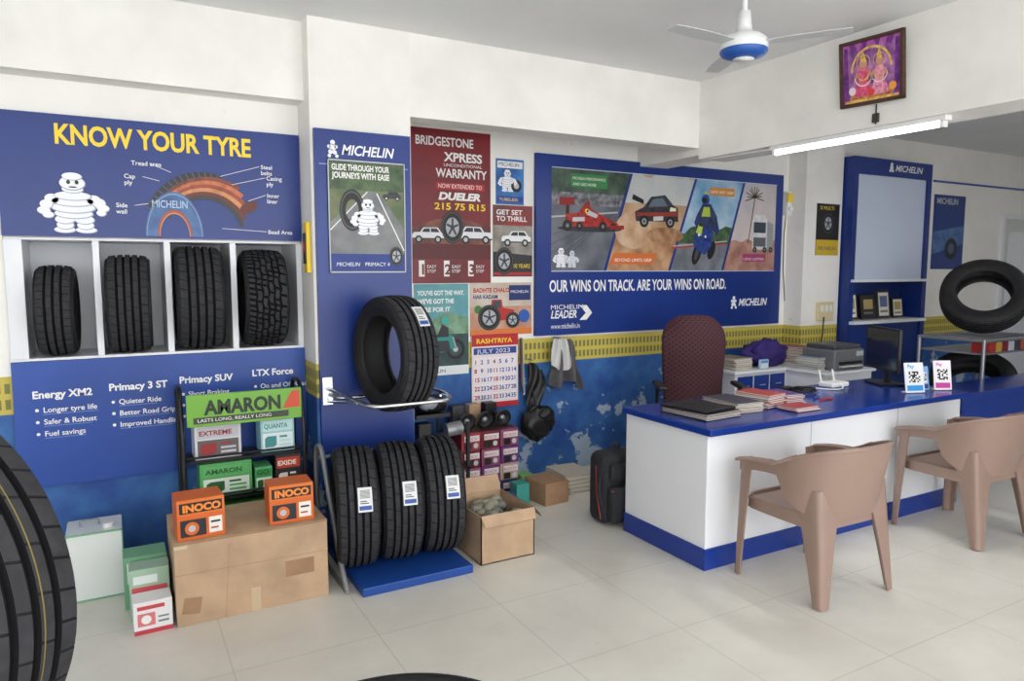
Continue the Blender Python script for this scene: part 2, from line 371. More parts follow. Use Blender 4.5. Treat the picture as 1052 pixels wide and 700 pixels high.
# ---------------------------------------------------------------- tyres
def tyre_geo(b,R,W,rim,M,N=140,ribs=5,per=5,slant=1,label=None,seed=0,deep=.011,blocks=False,marks=False):
    prof=[]
    def half(sg):
        return [(sg*W*.40,rim,0),(sg*W*.44,rim+.012,0),(sg*W*.485,rim+.04,0),(sg*W*.51,rim+(R-rim)*.45,0),(sg*W*.505,rim+(R-rim)*.62,0),(sg*W*.485,rim+(R-rim)*.8,0),(sg*W*.46,R-.022,0),(sg*W*.435,R-.010,9)]
    prof+=half(-1)
    tw=W*.42;rw=2*tw/ribs;g=min(.0080,rw*.19)
    cr=lambda x:R-.0072*(x/tw)**2
    for k in range(ribs):
        a=-tw+k*rw;c=a+rw
        rid=k+1
        if k>0: prof+=[(a+g*.6,cr(a)-deep,-1),(a+g,cr(a+g),rid)]
        else: prof+=[(a,cr(a)-.001,rid)]
        prof+=[((a+c)/2,cr((a+c)/2),rid)]
        if k<ribs-1: prof+=[(c-g,cr(c-g),rid),(c-g*.6,cr(c)-deep,-1)]
        else: prof+=[(c,cr(c)-.001,rid)]
    prof+=half(1)[::-1]
    no=len(prof)
    prof+=[(W*.36,rim+.004,0),(W*.42,rim+.05,0),(W*.455,rim+(R-rim)*.5,0),(W*.40,R-.026,0),(0,R-.019,0),(-W*.40,R-.026,0),(-W*.455,rim+(R-rim)*.5,0),(-W*.42,rim+.05,0),(-W*.36,rim+.004,0)]
    n=len(prof);vs=[];low=set()
    NB=N//2;st=[]
    ww=.22 if blocks else .10
    for i in range(NB):
        st.append((i,0,i/NB));st.append((i,1,(i+ww)/NB));st.append((i,2,(i+2*ww)/NB)) 
    NS=len(st)
    for si,(i,q,t) in enumerate(st):
        a=2*pi*t
        for k,(x,r,rid) in enumerate(prof):
            rr=r;aa=a
            if rid>0:
                aa=a+(x/W)*.10*slant
                edge=rid in(1,ribs,9)
                hit=(q==1) and ((edge and i%2==0) or (blocks and (i+rid)%2==0) or (not edge and (i+rid)%3==0))
                if hit: rr-=(.008 if blocks else .0035 if edge else .002);low.add((si,k))
            elif rid==-1: aa=a+(x/W)*.10*slant
            xx=x+(.004*math.sin(i*2.1+rid) if blocks and 0<rid<9 else 0)
            vs.append((xx,rr*math.cos(aa),rr*math.sin(aa)))
    ft=[];fo=[];fg=[];fs_=[]
    for i in range(NS):
        j=(i+1)%NS
        for k in range(n):
            l=(k+1)%n
            f=(i*n+k,i*n+l,j*n+l,j*n+k)
            if 7<=k<no-8:
                hitf=((i,k) in low and (i,l) in low) or ((j,k) in low and (j,l) in low)
                if prof[k][2]==-1 or prof[l][2]==-1: fg.append(f)
                elif hitf: (fg if blocks else fs_).append(f)
                else: ft.append(f)
            else: fo.append(f)
    b.add(vs,fo,RUB,True,M);b.add(vs,ft,RUBT,False,M);b.add(vs,fg,RUBG,False,M);b.add(vs,fs_,RUBS,False,M)
    for sg in(-1,1):
        for q in(.35,.72):
            r0=rim+(R-rim)*q
            b.tube([(sg*W*.503,r0*math.cos(2*pi*i/48),r0*math.sin(2*pi*i/48)) for i in range(48)],.0018,RUB,5,True,M)
    def patch(x1,x2,a1,a2,m,e,k=8):
        v=[]
        for i in range(k+1):
            t=a1+(a2-a1)*i/k
            for x in(x1,x2): v.append((x,(R+e)*math.cos(t),(R+e)*math.sin(t)))
        b.add(v,[(2*i,2*i+1,2*i+3,2*i+2) for i in range(k)],m,True,M)
    if marks:
        patch(.030,.0325,0,2*pi,C(120,108,56),.0004,96)
    if label:
        a,w,h,x0=label
        patch(x0-w/2,x0+w/2,a-h/2/R,a+h/2/R,C(222,224,224),.0015)
        patch(x0-w*.42,x0+w*.42,a+h*.25/R,a+h*.42/R,C(40,80,160),.0022)
        for i in range(7): patch(x0-w*.35,x0+w*.35,a+(-.38+i*.05)*h/R,a+(-.38+i*.05+.022)*h/R,C(60,60,64),.0022)
        patch(x0-w*.35,x0+w*.1,a+(.05)*h/R,a+(.09)*h/R,C(60,60,64),.0022)
        patch(x0-w*.35,x0+w*.25,a+(.13)*h/R,a+(.17)*h/R,C(60,60,64),.0022)
def axM(c,ang,tilt=0):
    return Matrix.Translation(c)@Matrix.Rotation(ang,4,'Z')@Matrix.Rotation(tilt,4,'Y')
def tyre(name,c,ang,R,W,rim,tilt=0,**k):
    b=B(name);tyre_geo(b,R,W,rim,axM(c,ang,tilt),**k);return b.done()
for x,R,W,kw in((-.245,.232,.165,dict(ribs=4)),(.083,.260,.205,dict(ribs=5,slant=2)),(.425,.285,.235,dict(ribs=5,slant=3)),(.765,.278,.225,dict(ribs=6,slant=2,blocks=True,N=110))):
    tyre("car_tyre",(x,4.36,1.157+R),-.04,R,W,R*.62,**kw)
for x,y,aa in((1.065,3.62,-.20),(1.295,3.61,-.20),(1.527,3.60,-.20)):
    tyre("car_tyre",(x,y,.047+.312),aa,.312,.205,.195,ribs=5,slant=2,label=(pi-.38,.07,.12,.03))
tyre("car_tyre",(1.31,3.64,1.150),.17,.312,.20,.205,tilt=0,ribs=5,slant=2,label=(pi-.75,.06,.13,.03))
for i in range(3):
    tb=B("car_tyre");tyre_geo(tb,.34,.24,.2,Matrix.Translation((-.37,1.45,.124+i*.246))@Matrix.Rotation(pi/2,4,'Y'),ribs=5);tb.done()
tyre("car_tyre",(-.37,1.45,.745+.33),.80,.33,.225,.21,ribs=5,slant=2,N=160,marks=True)
for i in range(3):
    tb=B("car_tyre");tyre_geo(tb,.34,.211,.2,Matrix.Translation((.445,1.245,.1085+i*.2165))@Matrix.Rotation(pi/2,4,'Y'),ribs=5);tb.done()

# ---------------------------------------------------------------- pillar panel and bracket
p=P("pillar_sign_panel",.995,4.0,.35,.55,2.01,.03,BL)
logo(p,.27,.935,.38)
p.rect(.04,.905,.97,.908,C(120,150,220))
p.done()
p=P("product_poster",1.06,3.968,1.58,.445,.62,.006,C(70,80,60))
p.rect(.02,.12,.98,.98,N2((74,96,56),(120,122,84),6));p.poly([(.02,.12),(.98,.12),(.98,.40),(.66,.72),(.52,.74),(.02,.45)],N2((104,108,110),(130,132,132),9),1)
p.poly([(.02,.74),(.98,.74),(.98,.98),(.02,.98)],N2((40,66,42),(84,108,66),14),2);p.line((.98,.2),(.62,.72),.006,WH,2);p.line((.02,.38),(.5,.73),.005,WH,2)
p.t(.05,.91,"GLIDE THROUGH YOUR",.045,WH,4,bold=.03,width=.33);p.t(.05,.84,"JOURNEYS WITH EASE",.045,WH,4,bold=.03,width=.33)
p.ring(.30,.56,.115,.06,BK,4,ax=.62);p.ring(.30,.56,.105,.095,C(80,80,84),5,ax=.62);mascot(p,.50,.34,.20,6)
suv(p,.82,.66,.11,C(50,60,66),6)
p.rect(0,0,1,.17,C(20,50,130),5);p.t(.08,.06,"MICHELIN",.03,WH,6,shear=.2);p.t(.45,.06,"PRIMACY 4",.03,WH,6);tyredraw(p,.87,.15,.055,7,ax=.75)
for q in((0,0,1,.012),(0,.988,1,1),(0,0,.015,1),(.985,0,1,1)): p.rect(*q,LG,10)
p.done()
o=B("tyre_wall_bracket")
o.box(1.0,3.955,.84,1.06,3.969,1.0,CH,.003);o.box(1.50,3.955,.84,1.56,3.969,1.0,CH,.003)
o.tube([(1.03,3.96,.935),(1.10,3.40,.915),(1.53,3.40,.915),(1.58,3.55,.92),(1.53,3.96,.935)],.011,CH,12,round_=.06)
o.tube([(1.04,3.96,.90),(1.07,3.865,.89),(1.53,3.865,.89),(1.53,3.96,.90)],.010,CH,12,round_=.03)
o.tube([(1.03,3.965,.86),(1.09,3.6,.905)],.007,CH,8);o.tube([(1.53,3.965,.86),(1.56,3.6,.905)],.007,CH,8)
o.done()
o=B("tyre_floor_rack")
o.box(1.0,3.28,0,1.60,3.93,.045,mat("rack_base_blue",(22,70,150),.5),.006)
x=.945
o.tube([(x,3.92,.012),(x,3.92,.62),(x,3.80,.66),(x,3.5,.16),(x,3.35,.012)],.014,STEEL,10,round_=.08)
o.tube([(.945,3.945,.55),(1.65,3.945,.55),(1.65,3.945,.012)],.012,STEEL,10,round_=.05);o.tube([(.945,3.92,.012),(.945,3.35,.012)],.012,STEEL,8)
o.done()
o=B("distribution_switch_box")
o.box(.955,4.04,1.58,.979,4.11,1.86,C(235,200,40),.004);o.box(.948,4.05,1.63,.956,4.10,1.80,BK,.002);o.box(.945,4.06,1.70,.95,4.09,1.75,C(200,40,30))
o.done()

# ---------------------------------------------------------------- recess posters
y=4.6995
DR=mat("poster_red",(118,24,32),.4,var=.35,scale=2)
p=P("warranty_poster",1.83,y,1.50,.615,1.07,.004,DR)
p.t(.06,.895,"BRIDGESTONE",.085,WH,bold=.02,width=.44);p.t(.40,.80,"XPRESS",.085,WH,bold=.03,width=.30)
p.t(.40,.765,"UNCONDITIONAL",.03,WH,width=.30);p.t(.30,.695,"WARRANTY",.085,WH,bold=.02,width=.40)
p.rect(.30,.615,.92,.66,RED,1);p.t(.33,.625,"NOW EXTENDED TO",.042,WH,2,width=.34)
p.t(.33,.55,"DUELER",.07,WH,bold=.05,shear=.2,width=.33);p.t(.28,.485,"215 75 R15",.065,YE,bold=.02,width=.40)
p.poly([(0,.26),(1,.26),(1,.38),(.6,.43),(.3,.42),(0,.36)],N2((84,30,26),(140,84,66),9),.5)
tyredraw(p,.5,.37,.115,6,ax=.75);suv(p,.20,.265,.24,C(228,228,232),3);suv(p,.80,.265,.27,C(228,228,232),3,flip=-1)
p.rect(0,.16,1,.26,C(90,24,28),1)
for i in range(3):
    p.rect(.08+i*.31,.045,.15+i*.31,.15,WH,2);p.t(.09+i*.31,.06,str(i+1),.1,DR,3,bold=.03);p.t(.18+i*.31,.10,"EASY\nSTEP",.032,WH,2)
p.done()
p=P("small_product_poster",2.49,y,2.075,.235,.33,.004,N2((24,84,156),(60,132,196),8))
p.rect(.05,.8,.95,.95,WH);p.t(.1,.84,"MICHELIN",.04,NAVY,2,width=.17);mascot(p,.4,.28,.16,2);p.circ(.72,.42,.045,BK,6);p.circ(.72,.42,.022,LG,7)
p.rect(.05,.05,.95,.18,C(20,60,150));p.t(.1,.08,"TUBELESS",.03,YE,3,width=.16);p.done()
p=P("suv_poster",2.465,y,1.545,.335,.525,.004,C(40,42,46))
p.rect(0,.72,1,1,N2((150,36,36),(84,56,56),5));p.t(.08,.87,"GET SET",.05,WH,2,bold=.02,width=.22);p.t(.08,.78,"TO THRILL",.05,WH,2,bold=.02,width=.26)
p.poly([(0,.35),(1,.3),(1,.72),(0,.72)],N2((110,104,96),(166,160,150),10),1);suv(p,.58,.43,.25,C(232,232,234),3)
tyredraw(p,.27,.22,.10,8,ax=.8);p.t(.52,.12,"10 YEARS",.045,YE,2,width=.14);p.rect(.02,.02,.98,.06,RED,2);p.done()
p=P("motorcycle_poster",1.84,y,.84,.42,.655,.004,N2((70,144,156),(106,168,172),5))
p.rect(0,.0,1,.45,N2((26,50,54),(54,84,86),9));p.poly([(0,.45),(1,.45),(1,.62),(.6,.7),(.3,.6),(0,.68)],N2((70,120,84),(130,170,140),14),1)
p.t(.06,.88,"YOU'VE GOT THE WAY.",.045,C(240,245,240),2,bold=.03,width=.36);p.t(.06,.79,"WE'VE GOT THE",.045,C(240,245,240),2,bold=.03,width=.28);p.t(.06,.70,"TYRE FOR IT",.045,C(240,245,240),2,bold=.03,width=.25)
for x in(.25,.75): p.ring(x,.28,.075,.05,BK,4);p.circ(x,.28,.02,LG,4)
p.poly([(.25,.28),(.4,.42),(.68,.44),(.78,.30),(.5,.25)],C(30,140,130),5);p.poly([(.4,.42),(.5,.56),(.62,.52),(.62,.42)],C(30,34,40),6);p.circ(.56,.6,.03,C(60,170,160),7)
p.poly([(.38,.26),(.42,.38),(.62,.38),(.66,.26)],C(40,44,48),6);p.line((.70,.42),(.76,.29),.012,STEEL,7)
p.rect(0,0,1,.1,C(230,235,235),3);p.t(.08,.03,"MICHELIN",.035,NAVY,4,width=.2);p.done()
p=P("tractor_poster",2.275,y,1.11,.52,.39,.004,N2((204,162,136),(182,126,98),7))
p.rect(0,.55,1,1,N2((190,170,154),(210,202,190),7));p.t(.05,.82,"BADHTE CHALO",.045,RED,2,bold=.03,width=.3);p.t(.05,.70,"HAR KADAM",.04,NAVY,2,bold=.03,width=.2);p.rect(.62,.66,.98,.95,NAVY,1);p.t(.65,.8,"MICHELIN",.03,WH,2,width=.15)
p.poly([(.2,.25),(.2,.5),(.32,.52),(.34,.68),(.5,.68),(.52,.52),(.70,.48),(.72,.3)],C(180,40,36),3);p.poly([(.35,.52),(.36,.65),(.48,.65),(.49,.52)],C(60,70,80),3.5);tyredraw(p,.3,.34,.095,4);tyredraw(p,.68,.28,.06,4);p.rect(0,0,1,.12,C(216,120,54),2);p.circ(.87,.35,.05,C(40,90,170),3);p.circ(.12,.5,.03,C(60,120,60),3);p.done()
p=P("wall_calendar",2.28,4.69,.57,.39,.55,.006,C(234,222,224))
p.rect(0,.84,1,1,C(186,30,40));p.t(.1,.88,"RASHTRIYA",.05,YE,2,bold=.02,width=.3);p.rect(.04,.73,.96,.82,C(40,70,150),1);p.t(.1,.745,"JULY 2023",.045,WH,2,width=.28)
for r in range(5):
    for c in range(7):
        p.rect(.04+c*.132,.1+r*.12,.04+c*.132+.122,.1+r*.12+.11,C(240,232,236),1)
        p.t(.05+c*.132,.12+r*.12,str((4-r)*7+c+1),.045,RED if c in(0,3) else C(60,80,160),2,bold=.03)
p.rect(0,0,1,.07,C(190,40,46),1);p.done()

# ---------------------------------------------------------------- big banner
p=P("racing_banner_board",2.815,4.699,1.09,2.68,1.375,.035,BL)
b0,b1=.36,.93
def X_(side,y):
    t=(y-b0)/(b1-b0)
    a,b={0:(.05,.05),1:(.235,.33),2:(.245,.34),3:(.485,.59),4:(.495,.60),5:(.715,.805),6:(.725,.815),7:(.965,.965)}[side]
    return a+(b-a)*t
def bandp(s,ya,yb,m,l,w=0): 
    if w:
        n=14;pts=[(X_(s,ya),ya),(X_(s+1,ya),ya)]
        for i in range(n+1):
            f=1-i/n;yy=yb+w*noise.noise(Vector((f*6,s*3.1,l)));yy=min(b1,yy)
            pts.append((X_(s,yy)+(X_(s+1,yy)-X_(s,yy))*f,yy))
        p.poly(pts,m,l)
    else: p.poly([(X_(s,ya),ya),(X_(s+1,ya),ya),(X_(s+1,yb),yb),(X_(s,yb),yb)],m,l)
def pp(ox,oy,k,pts,m,l): p.poly([(ox+a*k,oy+b*k*p.W/p.H) for a,b in pts],m,l)
bandp(0,b0,b1,N2((78,82,92),(114,118,126),5),1)
bandp(0,.79,b1,N2((44,62,54),(84,104,88),10),2);bandp(0,.73,.80,N2((66,70,78),(140,140,146),26),2.2)
for i in range(5): p.line((.05,.36+i*.05),(.235+i*.012,.64+i*.015),.004,C(64,66,72),2.4)
p.line((.05,.66),(.285,.70),.012,C(180,180,184),2.5)
p.rect(.115,.83,.245,.905,C(56,130,72),3);p.t(.122,.872,"MICHELIN PERFORMANCE",.03,WH,4,width=.31);p.t(.122,.84,"AND LESS NOISE",.03,WH,4,width=.22)
p.ell(.185,.60,.115,.018,C(46,48,54),3)
pp(.17,.61,.12,[(-.62,.1),(-.6,.3),(-.25,.33),(-.1,.5),(0,.62),(.08,.62),(.14,.45),(.45,.3),(.95,.12),(1.0,.02),(-.5,0)],N2((120,22,22),(186,50,42),30),4)
pp(.17,.61,.12,[(-.78,.5),(-.78,.68),(-.35,.70),(-.35,.52)],C(140,26,26),5);pp(.17,.61,.12,[(-.60,.3),(-.58,.52),(-.5,.52),(-.5,.3)],C(60,20,20),4.5);pp(.17,.61,.12,[(.72,-.05),(.72,.05),(1.15,.07),(1.15,-.03)],C(140,30,30),8)
pp(.17,.61,.12,[(.0,.30),(.05,.42),(.35,.30),(.3,.22)],LG,5);pp(.17,.61,.12,[(-.4,.12),(-.4,.22),(-.05,.24),(-.05,.14)],LG,5)
for a,r in((-.55,.043),(.5,.038),(-.2,.03),(.82,.03)): p.circ(.17+a*.12,.615,r,BK,6);p.circ(.17+a*.12,.615,r*.5,C(80,80,86),7);p.circ(.17+a*.12,.615,r*.2,C(150,150,155),7.5)
p.circ(.172,.70,.018,YE,6);p.circ(.174,.70,.010,BK,6.5)
mascot(p,.082,.38,.15,8);mascot(p,.120,.38,.13,9,C(210,214,222))
bandp(2,b0,b1,N2((168,130,96),(202,172,142),5,8),1)
bandp(2,.76,b1,N2((170,180,186),(196,196,192),4),2,.03)
bandp(2,b0,.60,N2((136,88,56),(196,156,118),7,9),2.4,.12)
p.ell(.345,.60,.07,.11,N2((180,140,104),(210,180,152),9,9),2.8);p.ell(.47,.575,.075,.05,N2((130,86,56),(186,148,112),12,9),7.8)
pp(.435,.655,.13,[(-.62,.0),(-.66,.22),(-.40,.33),(-.18,.58),(.25,.64),(.50,.42),(.66,.34),(.68,.02)],N2((26,26,32),(60,60,70),24),4);pp(.435,.655,.13,[(-.26,.34),(-.12,.53),(.18,.57),(.34,.38)],C(92,108,122),5)
pp(.435,.655,.13,[(-.6,.12),(-.6,.2),(.64,.25),(.64,.15)],C(140,50,38),5);pp(.435,.655,.13,[(-.75,.50),(-.72,.62),(-.40,.50),(-.40,.40)],BK,5);pp(.435,.655,.13,[(-.1,.02),(-.1,.12),(.2,.14),(.2,.04)],C(200,200,196),5.5);pp(.435,.655,.13,[(.40,.26),(.42,.36),(.60,.34),(.6,.27)],C(230,226,196),6)
for a in(-.38,.42): p.circ(.435+a*.13,.655,.048,BK,6);p.circ(.435+a*.13,.655,.026,C(140,142,146),7);p.circ(.435+a*.13,.655,.01,BK,7.5)
p.poly([(.255,.40),(.42,.40),(.44,.465),(.27,.465)],C(206,108,48),9);p.t(.275,.415,"BEYOND LIMITS GRIP",.038,WH,10,width=.38)
bandp(4,b0,b1,N2((90,148,190),(180,202,216),4,8),1)
bandp(4,b0,.62,N2((42,70,50),(84,110,72),16),2,.06);bandp(4,b0,.53,N2((98,104,112),(130,134,140),8),2.4);p.line((.50,.50),(.735,.535),.014,C(170,60,50),2.6);p.line((.505,.512),(.738,.55),.008,LG,2.7)
p.ell(.605,.47,.018,.075,BK,4,rot=-.35);p.ell(.605,.47,.008,.045,C(70,70,76),4.5,rot=-.35)
p.ell(.668,.49,.016,.060,BK,3.8,rot=-.35)
p.poly([(.588,.52),(.600,.63),(.635,.68),(.672,.62),(.668,.52),(.64,.46),(.612,.48)],N2((20,38,100),(46,78,156),30),5)
p.poly([(.598,.60),(.612,.66),(.628,.64),(.622,.58)],C(180,200,70),6);p.circ(.612,.585,.012,C(230,234,234),6.5);p.circ(.640,.575,.011,C(230,234,234),6.5)
p.poly([(.612,.64),(.605,.72),(.625,.78),(.66,.78),(.690,.70),(.685,.60),(.66,.63)],N2((26,30,52),(54,72,114),30),6);p.poly([(.604,.72),(.59,.66),(.602,.62),(.616,.68)],C(40,54,104),7);p.poly([(.688,.70),(.700,.62),(.688,.57),(.676,.64)],C(40,54,104),7)
p.poly([(.62,.70),(.63,.76),(.655,.76),(.66,.70)],C(170,190,70),7.5)
p.circ(.637,.805,.046,C(34,70,146),8);p.ell(.632,.80,.012,.018,BK,9);p.poly([(.628,.835),(.637,.86),(.65,.845)],C(190,200,60),9)
p.rect(.655,.835,.765,.885,C(204,136,50),4);p.t(.66,.848,"SAFE WET GRIP",.035,WH,5,width=.27)
bandp(6,b0,b1,N2((180,178,186),(206,194,190),4,7),1);bandp(6,b0,.56,N2((146,98,86),(186,144,128),9,8),2,.03)
p.poly([(.855,.50),(.855,.70),(.865,.73),(.915,.73),(.925,.70),(.925,.50)],N2((196,196,200),(222,222,224),20),4);p.poly([(.86,.61),(.86,.68),(.918,.68),(.918,.61)],C(54,64,76),5);p.poly([(.86,.52),(.86,.58),(.92,.58),(.92,.52)],C(90,94,100),5)
p.poly([(.925,.50),(.925,.69),(.955,.67),(.955,.51)],C(150,152,158),3.8)
for a in(.868,.915,.945): p.circ(a,.50,.026,BK,6);p.circ(a,.50,.011,GR,7)
for i in range(11):
    a=i/10*pi*1.1-.1;p.line((.86,.84),(.86+math.cos(a)*.045*(1-.2*(i%2)),.84+math.sin(a)*.08-.01),.010,N2((70,66,52),(120,110,84),30),4)
p.line((.862,.84),(.835,.54),.010,C(98,80,60),3.5)
p.rect(.81,.42,.92,.47,C(160,58,106),8);p.t(.815,.43,"LONG LASTING",.032,WH,9,width=.26)
for q in((.05,b0-.003,.965,b0+.002),(.05,b1-.002,.965,b1+.003)): p.rect(*q,C(190,200,220),9)
p.t(.045,.245,"OUR WINS ON TRACK. ARE YOUR WINS ON ROAD.",.125,WH,bold=.022,width=1.86)
p.t(.05,.145,"MICHELIN",.05,WH,width=.3);p.t(.05,.095,"LEADER",.085,WH,bold=.02,shear=.25,width=.24);p.poly([(.15,.08),(.175,.08),(.195,.12),(.175,.165),(.15,.165),(.172,.12)],WH,1)
p.t(.05,.035,"www.michelin.in",.06,WH,width=.27);logo(p,.80,.13,.46)
p.done()

# ---------------------------------------------------------------- right side wall items
p=P("tyre_poster",5.76,4.499,1.73,.32,.48,.004,C(26,26,30))
p.rect(0,0,1,.30,C(206,174,44));p.t(.1,.1,"MICHELIN",.05,NAVY,2,width=.25);tyredraw(p,.5,.62,.1,3,ax=.8);p.t(.12,.88,"X MULTI",.05,YE,2,width=.2);p.done()
o=B("power_socket_board");o.box(5.80,4.465,1.11,6.02,4.499,1.29,C(214,200,160),.008)
for i in range(3): o.box(5.83+i*.06,4.458,1.20,5.87+i*.06,4.466,1.26,PLW,.002)
o.tube([(5.86,4.45,1.15),(5.84,4.44,1.0),(5.82,4.46,.8)],.006,PLB);o.done()
o=B("emergency_wall_lamp");o.box(5.53,4.64,2.1,5.595,4.699,2.32,PLW,.01);o.box(5.525,4.63,2.22,5.59,4.645,2.30,YE,.005);o.cyl((5.565,4.62,2.16),(5.565,4.645,2.16),.025,PLW);o.tube([(5.56,4.68,2.1),(5.555,4.69,1.9),(5.56,4.69,1.6),(5.575,4.67,1.3)],.004,PLB);o.done()

# ---------------------------------------------------------------- display cabinet
o=B("display_cabinet")
CX0,CX1,CY=6.14,7.38,4.40
o.box(CX0,CY,0,CX0+.07,4.69,2.50,BL);o.box(CX1-.07,CY,0,CX1,4.69,2.5,BL)
o.box(CX0,CY,2.5,CX1,4.69,2.66,BL)
o.box(CX0+.07,CY+.02,1.50,CX1-.07,4.69,2.5,mat("pale_blue_board",(196,206,226),.4,var=.05,scale=1))
o.box(CX0+.07,CY+.25,1.10,CX1-.07,4.69,1.50,BL)
o.box(CX0+.02,CY-.03,1.475,CX1-.05,CY+.25,1.50,WLAM);o.box(CX0+.02,CY-.05,1.07,CX1-.05,CY+.25,1.10,WLAM)
o.box(CX0+.07,CY+.02,0,CX1-.07,4.69,1.07,BL)
o.M=Matrix.Translation((CX0,CY,2.5))@WALLROT
o.text(.62,.055,"MICHELIN",.085,WH,z=.003,bold=.02,shear=.25,width=.45)
for dx,dy,r in((0,.06,.018),(0,.03,.024),(.02,.0,.014),(-.02,.0,.014)): o.cyl((.56+dx,.055+dy,.0),(.56+dx,.055+dy,.004),r,WH,12)
o.done()
for i,(x,w,h) in enumerate(((6.24,.2,.26),(6.49,.24,.24),(6.76,.2,.28),(7.0,.18,.2))):
    p=P("award_frame",0,0,0,w,h,.02,C(40,32,28) if i%2 else C(60,60,66),M=Matrix.Translation((x,CY+.12,1.104))@Matrix.Rotation(pi/2-.12,4,'X'))
    p.rect(.1,.08,.9,.92,C(228,224,210) if i!=1 else C(30,34,44),0);p.rect(.2,.4,.8,.8,C(180,160,100) if i!=2 else C(90,110,150),1);p.rect(.2,.2,.8,.28,GR,1);p.done()
p=P("tall_hanging_banner",7.94,4.699,1.6,.6,.82,.006,C(22,54,122));p.t(.08,.88,"MICHELIN",.09,LG,bold=.02,width=.4);p.poly([(0,.2),(1,.35),(1,.6),(0,.5)],N2((40,80,140),(80,120,170),9),1);p.circ(.6,.28,.12,C(20,24,36),2);p.circ(.6,.28,.06,C(70,90,120),3);p.done()
o=B("door_1");o.box(9.3,4.66,0,9.36,4.699,2.2,WLAM);o.box(10.2,4.66,0,10.26,4.699,2.2,WLAM);o.box(9.3,4.66,2.2,10.26,4.699,2.26,WLAM);o.box(9.36,4.675,0,10.2,4.699,2.2,C(206,208,206));o.box(9.46,4.665,1.1,10.1,4.676,2.05,WLAM,.004);o.box(9.46,4.665,.15,10.1,4.676,.95,WLAM,.004);o.cyl((9.44,4.64,1.0),(9.44,4.675,1.0),.02,STEEL);o.done()
o=B("trim_conduit");o.tube([(7.9,4.688,2.56),(10.4,4.688,2.56)],.011,C(60,90,170));o.done()

# ---------------------------------------------------------------- counter desk
o=B("reception_desk")
x0,x1,y0,y1=2.69,5.02,2.71,3.39
o.box(x0,y0,.10,x1,y1,.735,WLAM,.004)
o.box(x0-.012,y0-.012,0,x1+.0,y1,.115,BTOP,.003)
o.box(x0-.03,y0-.05,.735,x1+.02,y1,.772,BTOP,.006)
for x in(3.5,4.32): o.box(x-.0015,y0-.001,.116,x+.0015,y0+.01,.734,GR)
o.done()
o=B("back_counter")
o.box(4.40,4.15,0,5.58,4.48,.745,WLAM,.003);o.box(4.37,4.12,.745,5.58,4.49,.77,WLAM,.004)
o.box(5.0,3.75,0,5.58,4.15,.745,WLAM,.003);o.box(4.97,3.72,.746,5.6,4.119,.77,WLAM,.004)
for i in range(3):
    o.box(4.43+i*.19,4.14,.52,4.60+i*.19,4.151,.72,BTOP,.002);o.tube([(4.48+i*.19,4.135,.64),(4.55+i*.19,4.135,.64)],.005,CH)
o.done()
o=B("side_table");o.box(5.10,2.75,.69,6.8,3.10,.73,BTOP,.005);o.box(5.14,2.79,.35,6.76,2.81,.69,BTOP)
for x,yy in((5.14,2.79),(6.72,2.79),(5.14,3.04),(6.72,3.04)): o.box(x,yy,0,x+.04,yy+.04,.69,WLAM)
o.done()

